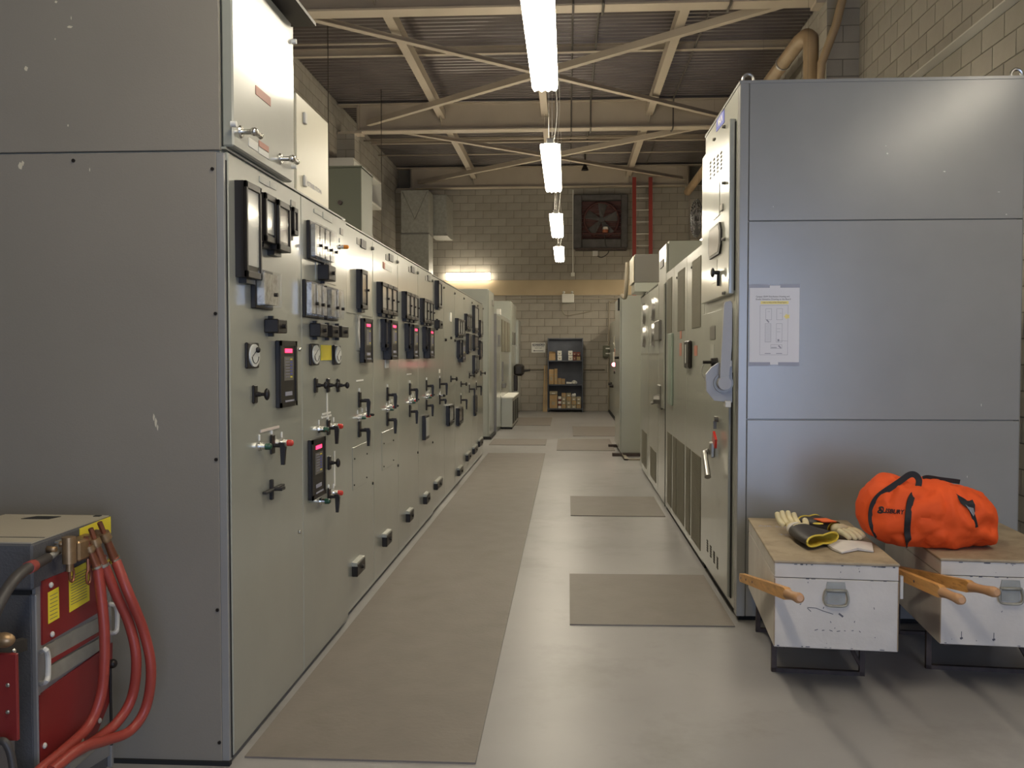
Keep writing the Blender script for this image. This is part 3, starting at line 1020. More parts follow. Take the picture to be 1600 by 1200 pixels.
obj('pane', box(c.fx + .03, c.fx + .033, y0 + .03, y1 - .03, z0 + .03, z1 - .02), 'card', r)
bolt(c, 676, 691, .011)
# seventh to twelfth
c = faces[6]
relay(c, 686, 438, 480, 691, p=.06, card='card')
testblock(c, 687, 500, 513, 692, p=.05)
pistol(c, 687, 600, L=.11, s_=1.3, p=.06)
pilot(c, 688, 618, 'black')
pistol(c, 687, 625, L=.04, s_=1.2, p=.05)
plate(c, 'small_label', 'white', 686, 577, 583, 688)
foot_latch(c, 684, 754, 766, 692)
c = faces[7]
plate(c, 'white_plate', 'whitebox', 703.5, 488, 502, 706, p=.01)
keyknob(c, 704, 592, p=.06)
for px, py in ((695.5, 531), (704, 528), (711, 532)):
    bolt(c, px, py, .016, p=.02)
relay(c, 703, 634, 664, 710, p=.05, card='card')
c = faces[8]
relay(c, 716.5, 497, 524, 727, p=.07, n=3, card='card')
relay(c, 719, 532, 558, 723, p=.07, card='card_brown')
digital(c, 723, 531, 566, 727, p=.05, lit=False)
keyknob(c, 720, 600, p=.06)
pistol(c, 720, 625, L=.11, s_=1.3, p=.06)
relay(c, 718, 638, 664, 724, p=.05, card='card_brown')
foot_latch(c, 719, 733, 744, 724)
c = faces[9]
relay(c, 730.5, 490, 514, 738, p=.07, n=3, card='card')
relay(c, 733, 521, 551, 737, p=.06, card='card_brown')
keyknob(c, 733, 587, p=.06)
pistol(c, 733, 608, L=.12, s_=1.3, p=.06)
foot_latch(c, 732, 710, 721, 737)
c = faces[10]
relay(c, 741, 476, 517, 747, p=.06, card='card')
relay(c, 741.5, 523, 546, 747, p=.07, card='card_brown')
relay(c, 740.5, 555, 583, 747, p=.05, n=2, card='card')
pistol(c, 744, 604, L=.12, s_=1.3, p=.06)
relay(c, 743, 618, 648, 746, p=.03, card='card_brown')
foot_latch(c, 741, 701, 711, 746)
c = faces[11]
relay(c, 751.5, 500, 525, 755, p=.07, card='card')
relay(c, 751, 532, 560, 754.5, p=.05, card='card_brown')
keyknob(c, 751, 583, p=.06)
foot_latch(c, 749, 690, 700, 754)

# enclosures standing on the left row
t = thing('junction_enclosure', 'cream wall-type enclosure standing on top of the second left cabinet', 'enclosure', (-1.35, 4.8, ZT + .004))
obj('enclosure_body', MB().box(-1.75, -1.372, 4.33, 5.12, ZT + .004, 2.81, b=.004), 'paint_cream', t)
ed = obj('enclosure_door', MB().box(-1.370, -1.345, 4.50, 5.112, ZT + .03, 2.805, b=.006), 'paint_cream', t)
for py in (185, 283):
    a = at(475, py, X=-1.345)
    obj('door_catch', MB().box(-1.345, -1.333, a.y - .02, a.y + .02, a.z - .028, a.z + .028, b=.003), 'lamp_metal', ed)
a = at(490, 293, X=-1.345)
obj('lettering', text_mb('DISTRIBUTION', .035, (-1.3445, a.y, a.z), (0, 1, 0), (0, 0, 1), width=.30), 'inkgrey', ed)
tag(obj('lifting_eye', MB().tube([(-1.45, 5.36 + .045 * math.sin(t_), ZT + .055 + .05 * math.cos(t_)) for t_ in [2 * PI * i / 16 for i in range(17)]], .008, 8, caps=False), 'steel'), 'steel lifting eye ring on the left row beside the cream enclosure', 'ring')
t = thing('roof_box', 'large green-grey box standing on the left row below the hanging rods', 'box', (-2.3, 9.25, ZT + .004))
obj('box_body', MB().box(-3.2, -2.04, 9.0, 9.52, ZT + .004, 3.35, b=.006), 'paint_green', t)
obj('box_lid', MB().box(-3.22, -2.03, 8.99, 9.53, 3.35, 3.365), 'paint_green', t)
a = at(532, 317, Y=9.0)
obj('knockout', MB().cyl((a.x, 9.0, a.z), (a.x, 8.97, a.z), .022, n=10), 'rust', t)
t = thing('wall_hood', 'light open-fronted vent hood on the left wall beyond the green-grey box', 'vent', (-4.3, 18.4, 4.6))
x0, x1 = XL, -4.0
obj('hood_shell', MB().box(x0, x1, 17.0, 19.6, 5.13, 5.17).box(x0, x1, 17.0, 19.6, 4.60, 4.64).box(x0, x1, 17.0, 17.04, 4.64, 5.13).box(x0, x1, 19.56, 19.6, 4.64, 5.13), 'lamp_metal', t)
obj('hood_grille', MB().box(x0, x0 + .05, 17.1, 19.5, 4.66, 5.11), 'zinc', t)
# galvanised ducts at the back left corner
t = thing('air_duct', 'tall galvanised duct with cross-folded panels in the back left corner', 'duct', (-3.7, 22.3, 0))
a, b = at(626, 297, Y=22), at(670, 297, Y=22)
obj('duct_section', MB().box(a.x, b.x, 22, 22.7, 4.42, a.z, b=.01), 'zinc', t)
obj('duct_section', MB().box(a.x - .01, b.x - .005, 22.01, 22.69, .02, 4.40, b=.01), 'zinc', t)
obj('duct_flange', box(a.x - .02, b.x + .01, 21.985, 22.71, 4.395, 4.425), 'plategrey', t)
cr = MB()
for (u0, v0), (u1, v1) in (((a.x + .04, a.z - .04), ((a.x + b.x) / 2, 4.75)), ((b.x - .04, a.z - .04), ((a.x + b.x) / 2, 4.75))):
    cr.tube([(u0, 21.999, v0), (u1, 21.999, v1)], .006, 5)
obj('fold_line', cr, 'plategrey', t)
a, b = at(673, 304, Y=22.9), at(698, 366, Y=22.9)
tag(obj('side_duct', MB().box(a.x, b.x, 22.9, 24.195, b.z, a.z, b=.01).box(a.x, b.x + .02, 22.88, 23.8, b.z - .04, b.z), 'zinc'), 'short galvanised box duct right of the tall duct near the back wall', 'duct')

# ------------------------------------------------------------------ cabinets beyond the left row
def simple_cab(name, label, x_out, x_in, y0, y1, z1, m, cat='cabinet', sg=1, z0=0.0):
    """x_out is the aisle side; door on the aisle side"""
    t = thing(name, label, cat, (x_out, y0, 0))
    s = sg
    obj('body', MB().box(x_in, x_out - s * .022, y0, y1, z0, z1, b=.004), m, t)
    obj('door', MB().box(x_out - s * .02, x_out, y0 + .01, y1 - .01, z0 + .05, z1 - .02, b=.004), m, t)
    return t


t = simple_cab('control_cabinet', 'tall plain cabinet showing its grey-green side past the end of the left row', -1.378, -3.3, 16.05, 17.1, 2.65, 'paint')
obj('plinth', box(-3.2, -1.34, 16.0, 17.1, 0, .05), 'gap', t)
fc = Face(t, -1.378, 1)
plate(fc, 'nameplate', 'plategrey', 769.5, 469, 477, 772, p=.01)
t = simple_cab('control_cabinet', 'narrow cabinet with a proud door and small black handle, behind the tall plain one', -1.335, -3.3, 17.12, 18.2, 2.27, 'paint')
obj('door_handle', box(-1.335, -1.29, 17.5, 17.7, 1.65, 1.87, b=.004), 'plategrey', t)
obj('door_edge', box(-1.38, -1.33, 17.10, 17.13, .05, 2.26), 'plategrey', t)
t = simple_cab('vented_cabinet', 'cabinet with three tall vent windows and a beacon on top, at the far left', -1.33, -3.3, 18.22, 21.0, 2.30, 'paint')
for k in range(3):
    yy = 18.35 + k * .88
    obj('vent_window', MB().box(-1.335, -1.312, yy, yy + .7, 1.55, 2.2, b=.004), 'mesh_vent', t)
obj('door_latch', MB().box(-1.33, -1.30, 18.5, 18.56, .95, 1.35).box(-1.33, -1.24, 18.45, 18.7, .82, .92, b=.01), 'plategrey', t)
obj('beacon', MB().cyl((-1.40, 18.6, 2.30), (-1.40, 18.6, 2.42), .05, .045, n=12), 'whitebox', t)
for k in range(3):
    y0 = 18.25 + k * .72
    t = thing('floor_unit', ['nearest', 'middle', 'farthest'][k] + ' low box unit with vented front at the foot of the far left cabinets', 'box', (-1.1, y0, 0), group='low box units at the foot of the far left cabinets')
    obj('unit_body', MB().box(-1.325, -1.10, y0, y0 + .68, .04, .62 - .0 * k, b=.006), 'paint', t)
    obj('unit_lid', MB().box(-1.325, -1.085, y0 - .01, y0 + .69, .62, .645), 'whitebox', t)
    vb = MB()
    for j in range(6):
        vb.box(-1.10, -1.094, y0 + .10 + j * .09, y0 + .13 + j * .09, .10, .55)
    obj('vent_slots', vb, 'dark_void', t)
    obj('unit_feet', box(-1.32, -1.11, y0 + .02, y0 + .66, 0, .04), 'gap', t)
t = simple_cab('control_cabinet', 'taller far left cabinet with two dark oval handles near the back wall', -1.29, -3.3, 21.02, 23.0, 2.72, 'paint')
for k in (0, 1):
    obj('oval_handle', MB().box(-1.29, -1.262, 21.35 + k * .75, 21.65 + k * .75, 1.72, 2.02, b=.01), 'plategrey', t)
obj('breaker_device', MB().box(-1.29, -1.06, 21.9, 22.5, .98, 1.26, b=.05).cyl((-1.1, 22.0, 1.1), (-.90, 22.0, 1.12), .035, .03, n=10).box(-1.28, -1.20, 21.8, 22.1, .62, 1.0, b=.01), 'black', t)
t = simple_cab('control_cabinet', 'last narrow cabinet on the left standing against the back wall', -1.24, -3.3, 23.02, 24.15, 2.37, 'paint')
obj('door_strip', box(-1.24, -1.225, 23.25, 23.4, 1.2, 1.75), 'plategrey', t)
obj('lock_rod', MB().cyl((-1.24, 23.3, 1.15), (-1.10, 23.3, 1.16), .012, n=8), 'chrome', t)

# ------------------------------------------------------------------ right side: the big grey cabinet
RX = .95
t = thing('main_breaker_cabinet', 'tall grey breaker cabinet whose broad side faces the camera, with eye bolts on top', 'cabinet', (RX, 5.18, 0))
ZR = 3.01
XE = 2.475
obj('body', MB().box(RX + .03, XE - .02, 5.20, 6.44, .03, ZR - .01), 'paint', t)
zs1, zs2 = at(1300, 344.5, Y=5.18).z, at(1300, 656, Y=5.18).z
x1 = at(1167, 600, Y=5.18).x
x2 = at(1594, 600, Y=5.18).x
for z0, z1 in ((.03, zs2 - .002), (zs2 + .002, zs1 - .002), (zs1 + .002, ZR)):
    obj('side_panel', MB().box(x1 + .002, x2 - .002, 5.178, 5.198, z0, z1, b=.003), 'paint_grey', t)
obj('corner_post', MB().box(RX, x1 - .001, 5.176, 5.25, .03, ZR, b=.003), 'paint_grey', t)
obj('corner_post', MB().box(x2 + .001, XE, 5.176, 5.25, .03, ZR, b=.003), 'paint_grey', t)
obj('plinth', MB().box(RX + .02, XE, 5.21, 6.42, 0, .05), 'gap', t)
obj('face_frame', MB().box(RX, RX + .03, 5.25, 6.45, .05, ZR - .002, b=.003), 'paint', t)
obj('roof', MB().box(RX - .004, XE + .004, 5.172, 6.46, ZR - .01, ZR + .006), 'paint_grey', t)
for px in (1169, 1588):
    a = at(px, 125, Y=5.3)
    eb = MB().tube([(a.x + .03 * math.sin(q_), 5.3, ZR + .045 + .033 * math.cos(q_)) for q_ in [2 * PI * i / 16 for i in range(17)]], .009, 8, caps=False)
    eb.cyl((a.x, 5.3, ZR), (a.x, 5.3, ZR + .015), .016, n=10)
    obj('eye_bolt', eb, 'steel', t)
ps_ = MB()
for px, py, sx, sz in ((1533, 633, 1.5, 5), (1572, 335, 3, 2), (1384, 228, 1.5, 1.5), (1208, 323, 1.2, 2), (1475, 268, 5, 2), (1386, 240, 4, 3), (1560, 300, 5, 1), (1511, 745, 1.2, 4)):
    a = at(px, py, Y=5.178)
    k = .0036
    k *= .5
    ps_.prism([(a.x - sx * k * .6, a.z), (a.x, a.z + sz * k), (a.x + sx * k, a.z + sz * k * .3), (a.x + sx * k * .5, a.z - sz * k)], 'y', 5.1772, 5.1785)
obj('paint_chips', ps_, 'lamp_metal', t)['kind'] = 'stuff'
c = Face(t, RX, -1)
# upper door
ny, fy = 5.30, 6.36
zU0, zU1 = at(1139, 459, X=.915).z, at(1139, 187, X=.915).z
ud = obj('upper_door', MB().box(RX - .035, RX - .002, ny, fy, zU0, zU1, b=.004), 'paint', t)
obj('door_gap', MB().box(RX - .006, RX, ny - .012, ny + .01, zU0 + .02, zU1 - .02), 'gap', t)
cu_ = Face(ud, RX - .035, -1)
vb = MB()
for r_ in range(5):
    for k in range(4):
        px = 1127 - k * 5.6
        a = at(px, 239 + r_ * 6 + k * 5.2, X=RX - .035)
        vb.box(RX - .037, RX - .034, a.y - .028, a.y + .024, a.z - .006, a.z + .006)
obj('vent_slots', vb, 'dark_void', ud)['kind'] = 'stuff'
y0, y1, z0, z1 = cu_.q(.01, 1126, 345, 394, 1107)
oc = [(y0 + .05, z0), (y1 - .05, z0), (y1, z0 + .05), (y1, z1 - .05), (y1 - .05, z1), (y0 + .05, z1), (y0, z1 - .05), (y0, z0 + .05)]
wr = obj('window_frame', MB().prism(oc, 'x', RX - .035, RX - .047), 'black', ud)
oc2 = [((y - (y0 + y1) / 2) * .84 + (y0 + y1) / 2, (z - (z0 + z1) / 2) * .86 + (z0 + z1) / 2) for y, z in oc]
obj('window_glass', MB().prism(oc2, 'x', RX - .047, RX - .049), 'card_brown', wr)
plate(cu_, 'blank_plate', 'paint', 1124, 284, 336, 1115, p=.003, b=.001)
plate(cu_, 'small_label', 'card', 1120, 405, 440, 1112, p=.002)
a = at(1124, 426, X=RX - .035)
obj('door_knob', MB().cyl((RX - .035, a.y, a.z), (RX - .07, a.y, a.z), .012, n=10).ball((RX - .075, a.y, a.z), (.014, .03, .03), seg=6, rings=5).box(RX - .05, RX - .035, a.y - .005, a.y + .005, a.z - .08, a.z), 'black', ud)
a = at(1128, 325, X=RX - .035)
obj('hasp', MB().box(RX - .045, RX - .035, a.y - .05, a.y + .02, a.z - .02, a.z + .02, b=.004).cyl((RX - .046, a.y - .02, a.z), (RX - .036, a.y - .02, a.z), .012, n=10), 'lamp_metal', ud)
for py in (195, 283, 371, 455):
    a = at(1133, py, X=RX - .035)
    bolt(cu_, 1133, py + 3, .011, 'plategrey', p=.02)
bolt(c, 1118, 218, .012, 'plategrey', p=.02)
# sticker and lettering
sp = [at(px, py, X=RX - .001) for px, py in ((1120, 185), (1132, 171), (1132, 191), (1119.5, 206))]
st = obj('blue_sticker', MB().prism([(p.y, p.z) for p in sp], 'x', RX, RX - .003), 'blue', t)
m_ = (sp[0] + sp[1] + sp[2] + sp[3]) / 4
obj('lettering', text_mb('MAIN', .07, (RX - .0035, m_.y, m_.z), (0, -1, 0), (0, 0, 1)), 'white', st)
for yt, yb in ((370, 395), (397, 418), (421, 446), (450, 470)):
    plate(c, 'instruction_sheet', 'card', 1147.5, yt, yb, 1142.5, p=.002)
# lower door
zL1 = at(1141, 479, X=.93).z
ldr = obj('lower_door', MB().box(RX - .02, RX - .002, 5.36, 6.42, .09, zL1, b=.004), 'paint', t)
obj('door_gap', MB().box(RX - .006, RX, 5.335, 5.36, .09, 1.40), 'gap', t)
cl = Face(ldr, RX - .02, -1)
plate(cl, 'nameplate', 'plategrey', 1117, 509, 530, 1109, p=.004)
plate(cl, 'small_label', 'card', 1115.5, 538, 562, 1110, p=.002)
a = at(1121, 566, X=RX - .02)
obj('key_knob', MB().cyl((RX - .02, a.y, a.z), (RX - .06, a.y, a.z), .03, .026, n=12).cyl((RX - .06, a.y, a.z), (RX - .11, a.y + .0, a.z), .010, n=8), 'black', ldr)
obj('tie_wire', MB().tube(smooth_path([(RX - .10, a.y, a.z), (RX - .11, a.y + .05, a.z - .06), (RX - .06, a.y + .12, a.z - .15), (RX - .05, a.y + .16, a.z - .19)], 5), .004, 6), 'white', ldr)
# big racking lever on octagonal plate
YL = 5.25
hb = at(1130, 598.6, Y=YL)
oc = [at(px, py, Y=YL) for px, py in ((1144, 629), (1116, 626), (1104, 611), (1103, 585), (1112, 574), (1122, 567), (1144, 563))]
lv = obj('lever_plate', MB().prism([(p.x, p.z) for p in oc], 'y', YL, YL + .03), 'paint_lever', t)
oc = [at(px, py, Y=YL - .04) for px, py in ((1124.5, 600), (1131.5, 476), (1133, 472), (1141, 470), (1144, 474), (1143.5, 540), (1138, 600))]
arm = MB().prism([(p.x, p.z) for p in oc], 'y', YL - .045, YL - .022)
arm.cyl((hb.x, YL, hb.z), (hb.x, YL - .055, hb.z), .040, .037, n=24)
obj('lever_arm', arm, 'paint_lever', lv)
obj('lever_hub', MB().cyl((hb.x, YL, hb.z), (hb.x, YL - .012, hb.z), .055, n=24), 'plategrey', lv)
for pa, pb in (((1132, 636), (1141, 626)), ((1137, 573), (1142, 564))):
    a, b = at(*pa, Y=YL), at(*pb, Y=YL)
    obj('lever_guard', MB().box(a.x, b.x, YL - .03, YL + .03, a.z, b.z, b=.003), 'whitebox', lv)
a = at(1122, 655, X=RX - .02)
obj('lock', MB().cyl((RX - .02, a.y, a.z), (RX - .045, a.y, a.z), .018, n=10).box(RX - .05, RX - .03, a.y - .01, a.y + .01, a.z - .06, a.z - .01), 'plategrey', ldr)
a = at(1116, 687, X=RX - .05)
rt = MB().prism([(a.y - .055, a.z + .005), (a.y + .035, a.z + .05), (a.y + .055, a.z - .005), (a.y - .035, a.z - .05)], 'x', RX - .04, RX - .055)
obj('lockout_tag', rt, 'redlens', ldr)
a = at(1115, 703, X=RX - .02)
hv = MB().box(RX - .045, RX - .02, a.y - .045, a.y + .03, a.z - .045, a.z + .05, b=.005)
e_ = at(1106, 745, X=RX - .08)
hv.tube([(RX - .05, a.y, a.z - .01), (RX - .075, a.y + .01, a.z - .02), (RX - .08, (a.y * 2 + e_.y) / 3, (a.z * 2 + e_.z) / 3), (RX - .08, e_.y, e_.z)], [.02, .02, .017, .021], 12)
obj('door_lever', hv, 'steel', ldr)
vb = MB()
for r_ in range(5):
    for k in range(4):
        a = at(1121 - k * 5.2, 872 + r_ * 5 - k * 9 - r_ * 1.2, X=RX - .02)
        vb.box(RX - .022, RX - .019, a.y - .025, a.y + .022, a.z - .0055, a.z + .0055)
obj('vent_slots', vb, 'dark_void', ldr)['kind'] = 'stuff'
# paper drawing taped on the side of the big cabinet
t = thing('taped_drawing', 'white printed site drawing taped to the side of the big grey cabinet', 'paper', tuple(at(1211, 570, Y=5.17)))
YP = 5.174
p0, p1 = at(1170.5, 566, Y=YP), at(1249.5, 449.5, Y=YP)
sh = obj('sheet', MB().box(p0.x, p1.x, YP - .0015, YP + .0005, p0.z, p1.z), 'paper', t)
W_, H_ = p1.x - p0.x, p1.z - p0.z


def U(u, v, y=YP - .0018):
    return Vector((p0.x + u * W_, y, p0.z + v * H_))


tpb = MB()
for u0, u1, v0, v1 in ((-.01, .4, .985, 1.05), (.6, 1.01, .985, 1.05), (-.01, .42, -.05, .015), (.58, 1.01, -.05, .015)):
    a, b = U(u0, v0), U(u1, v1)
    tpb.box(a.x, b.x, YP + .001, YP + .003, a.z, b.z)
obj('tape', tpb, 'tape', t)
a, b = U(.4, .96), U(.61, 1.03)
obj('tape_tab', MB().box(a.x, b.x, YP - .0025, YP - .0015, a.z, b.z).box(U(.42, 0).x, U(.58, 0).x, YP - .0025, YP - .0015, U(0, -.035).z, U(0, .02).z), 'paper', t)


def line(mb, u0, v0, u1, v1, wd=.0014, m=0):
    a, b = U(u0, v0), U(u1, v1)
    d = (b - a).normalized()
    n_ = Vector((d.z, 0, -d.x)) * wd / 2
    mb.add([a - n_, a + n_, b + n_, b - n_], [(0, 1, 2, 3)], m)


def rect(mb, u0, v0, u1, v1, **k):
    line(mb, u0, v0, u1, v0, **k); line(mb, u1, v0, u1, v1, **k); line(mb, u1, v1, u0, v1, **k); line(mb, u0, v1, u0, v0, **k)


dm = MB()
rect(dm, .21, .10, .77, .765)
rect(dm, .325, .57, .44, .72); rect(dm, .545, .57, .66, .72)
rect(dm, .315, .27, .43, .52); rect(dm, .54, .27, .655, .52)
rect(dm, .43, .185, .655, .235)
for k in range(16):
    line(dm, .32, .28 + k * .015, .425, .28 + k * .015, wd=.001, m=1)
line(dm, .34, .575, .39, .535, wd=.007); line(dm, .585, .225, .635, .19, wd=.007)
line(dm, .565, .295, .60, .295, wd=.012); line(dm, .60, .29, .77, .285)
line(dm, .36, .68, .41, .68, m=1); line(dm, .60, .66, .645, .66, m=1); line(dm, .55, .45, .62, .45, m=1); line(dm, .55, .41, .62, .41, m=1)
line(dm, .31, .118, .43, .118, m=1, wd=.004); line(dm, .54, .118, .66, .118, m=1, wd=.004)
line(dm, .44, .198, .55, .198, m=1, wd=.004)
obj('line_drawing', dm, ['inkgrey', 'tape'], sh)
hm = MB()
a, b = U(.22, .782), U(.78, .822)
hm.add([a, (b.x, a.y, a.z), b, (a.x, a.y, b.z)], [(0, 1, 2, 3)])
ctr = U(.75, .615)
hm.add([ctr + Vector((.012 * math.cos(q_) * (1.6 if i % 2 else 1), 0, .010 * math.sin(q_) * (1.6 if i % 2 else 1))) for i, q_ in enumerate([2 * PI * j / 10 for j in range(10)])], [list(range(10))])
obj('highlighter_marks', hm, 'hilite', sh)
tm = text_mb('Campus 33kW Distribution Drawing and', .0125, U(.46, .882), (1, 0, 0), (0, 0, 1), width=.67 * W_)
t2 = text_mb('Grade Substation Drawing on the Board', .0125, U(.47, .847), (1, 0, 0), (0, 0, 1), width=.70 * W_)
t3 = text_mb('Follow to Relay and Bus Wiring Diagram', .009, U(.50, .803, YP - .0022), (1, 0, 0), (0, 0, 1), width=.48 * W_)
for q_ in (t2, t3):
    tm.add(q_.v, q_.f)
obj('lettering', tm, 'ink', sh)

# ------------------------------------------------------------------ right row: vented cabinets
RLAB = ['nearest vented cabinet on the right, with the long black door handle', 'middle of the three vented cabinets on the right, with two red labels', 'third vented cabinet on the right with a pale vertical bar on its door']
RYY = [6.46, 7.40, 8.30, 8.95]
ZV = 2.29
for i in range(3):
    y0, y1 = RYY[i], RYY[i + 1]
    t = thing('vented_cabinet', RLAB[i], 'cabinet', (RX, y0, 0), group='vented cabinets of the right row')
    obj('body', MB().box(RX + .024, 2.5, y0, y1 - .001, .03, ZV), 'paint', t)
    obj('door', MB().box(RX, RX + .022, y0 + .004, y1 - .005, .04, ZV - .004, b=.004), 'paint', t)
    obj('plinth', box(RX + .012, 2.48, y0, y1 - .002, 0, .035), 'gap', t)
    c = Face(t, RX, -1)
    c.lim = (y0, y1)
    up = [(1095.5, 392, 515, 1082), (1069.8, 412, 513, 1059.5), (1050, 427, 514, 1042.8)][i]
    y_0, y_1, z_0, z_1 = c.q(.002, *up)
    y_0, y_1 = c.cl(y_0, y_1)
    z_0, z_1 = 1.70, 2.24 - .03
    g = obj('vent_grille', MB().box(RX - .004, RX, y_0, y_1, z_0, z_1), 'mesh_vent', t)
    gb = MB()
    for k in range(40):
        zq = z_0 + (z_1 - z_0) * (k + .5) / 40
        gb.box(RX - .0055, RX - .004, y_0 + .006, y_1 - .006, zq - .0025, zq + .0025)
    obj('grille_bars', gb, 'mesh_vent', g)['kind'] = 'stuff'
    lows = [[(1094.5, 800, 820, 1080.5), (1077.8, 800, 820, 1071.5)], [(1068.3, 800, 820, 1057.5), (1056, 800, 820, 1050.6)], [(1048.6, 800, 820, 1042.3)]][i]
    for lw in lows:
        y_0, y_1, _, _ = c.q(.002, *lw)
        y_0, y_1 = c.cl(y_0, y_1)
        g = obj('vent_grille', MB().box(RX - .004, RX, y_0, y_1, .10, .77), 'mesh_vent', t)
        gb = MB()
        for k in range(48):
            zq = .11 + .65 * (k + .5) / 48
            gb.box(RX - .0055, RX - .004, y_0 + .006, y_1 - .006, zq - .0025, zq + .0025)
        obj('grille_bars', gb, 'mesh_vent', g)['kind'] = 'stuff'
    if i == 0:
        plate(c, 'danger_label', 'redlabel', 1089, 540, 556, 1084.5, p=.003)
        bolt(c, 1081, 418, .01)
        y_0, y_1, z_0, z_1 = c.q(.03, 1075.5, 532, 576, 1068.5)
        y_0, y_1 = c.cl(y_0, y_1)
        hd = obj('door_handle', MB().box(RX, RX - .03, y_0, y_1, z_0, z_1, b=.01), 'black', t)
        obj('handle_stripe', box(RX - .03, RX - .033, (y_0 + y_1) / 2 + .01, (y_0 + y_1) / 2 + .03, z_0 + .04, z_1 - .03), 'white', hd)
    if i == 1:
        plate(c, 'danger_label', 'redlabel', 1064.5, 536, 556, 1061.5, p=.003)
        plate(c, 'danger_label', 'redlabel', 1064.5, 515, 529, 1062, p=.003)
        bolt(c, 1058, 434, .01)
    if i == 2:
        y_0, y_1, z_0, z_1 = c.q(.02, 1050.5, 520, 635, 1045)
        y_0, y_1 = c.cl(y_0, y_1)
        obj('vertical_bar', MB().box(RX, RX - .02, y_0, y_1, z_0, z_1, b=.006), 'teal', t)
        plate(c, 'danger_label', 'redlabel', 1047.5, 546, 558, 1044, p=.003)

# cabinets beyond: taller box, then the pair with round ports, then the projecting one
t = simple_cab('relay_cabinet', 'narrow taller cabinet with bright top section beyond the vented cabinets', RX, 2.5, 8.955, 9.66, 2.60, 'paint', sg=-1)
c = Face(t, RX, -1)
c.lim = (8.96, 9.66)
plate(c, 'nameplate', 'black', 1036, 404, 416, 1031, p=.006)
plate(c, 'door_bar', 'paint', 1037.5, 443, 640, 1032.5, p=.02, b=.006)
plate(c, 'dark_handle', 'plategrey', 1028, 500, 532, 1021, p=.05, b=.01)
y_0, y_1, z_0, z_1 = c.q(.03, 1026, 612, 622, 1020)
y_0, y_1 = 9.28, 9.42
obj('rotary_handle', MB().box(RX, RX - .03, y_0 - .1, y_1 + .1, z_0 - .1, z_1 + .08, b=.01).cyl((RX - .03, y_0, z_0), (RX - .09, y_0, z_0), .05, .04, n=8).cyl((RX - .03, y_0 + .15, z_0 - .03), (RX - .1, y_0 + .15, z_0 - .05), .016, n=8), 'plategrey', t)
obj('door_gap', box(RX - .003, RX + .004, 8.956, 8.975, .02, 2.2), 'gap', t)
for k in range(2):
    y0 = 9.67 + k * 1.18
    t = simple_cab('port_cabinet', ['nearer', 'farther'][k] + ' cabinet with two round glass ports one above the other on the right side', RX, 2.5, y0, y0 + 1.17, 2.27, 'paint', sg=-1)
    for z in (2.0, 1.72):
        yc = y0 + .55
        rg = obj('round_port', MB().cyl((RX, yc, z), (RX - .03, yc, z), .135, .12, n=28), 'steel', t)
        obj('port_glass', MB().cyl((RX - .03, yc, z), (RX - .033, yc, z), .10, n=24), 'card', rg)
    rv = MB()
    for j in range(7):
        rv.cyl((RX, y0 + .1 + j * .16, 2.235), (RX - .01, y0 + .1 + j * .16, 2.235), .014, .010, n=6)
    obj('rivets', rv, 'plategrey', t)['kind'] = 'stuff'
    obj('seam_strip', box(RX - .003, RX, y0 + .02, y0 + 1.15, 1.50, 1.512), 'plategrey', t)
    obj('vent_grille', box(RX - .004, RX, y0 + .2, y0 + .85, .12, .55 if k else .45), 'mesh_vent', t)
YD = 11.35
t = thing('disconnect_box', 'dark grey box on top of the right cabinets in front of the red ladder', 'box', (1.25, YD, 2.27))
a, b = at(992, 397, Y=YD), at(1030, 441, Y=YD)
obj('box_body', MB().box(a.x, b.x, YD, YD + .6, b.z, a.z, b=.004), 'plategrey', t)
obj('box_cover_lit', MB().box(a.x - .004, a.x - .02, YD + .01, YD + .64, b.z, a.z - .02, b=.004), 'paint_cream', t)  # light on the aisle face put in as cream paint
obj('box_base', MB().box(a.x, b.x, YD, YD + .6, 2.271, b.z - .003, b=.004), 'paint', t)
obj('conduit_elbow', MB().tube(smooth_path([(a.x - .06, YD + .5, a.z - .05), (a.x - .07, YD + .5, b.z), (a.x - .08, YD + .58, b.z - .15), (a.x - .13, YD + .62, 2.272)], 4), .025, 8), 'conduit', t)
t = simple_cab('projecting_cabinet', 'grey-green cabinet standing proud of the right row on steel skids', .765, 1.75, 13.56, 14.9, 2.365, 'paint', sg=-1, z0=.045)
obj('skid', box(.66, 2.1, 13.50, 13.58, 0, .045), 'rust', t)
obj('skid', box(.66, 2.1, 14.8, 14.88, 0, .045), 'rust', t)
obj('cable_slot', box(.762, .742, 13.62, 13.75, 2.15, 2.33), 'gap', t)
obj('door_latch', MB().cyl((.765, 13.8, 1.45), (.70, 13.8, 1.45), .02, n=8), 'black', t)
tag(obj('steel_channel', MB().box(.80, 1.25, 13.0, 13.06, 0, .02).box(.80, .86, 13.0, 13.5, .0, .022).box(.80, .803, 13.0, 13.5, 0, .05), 'conduit'), 'loose steel channel on the floor before the projecting cabinet', 'channel')
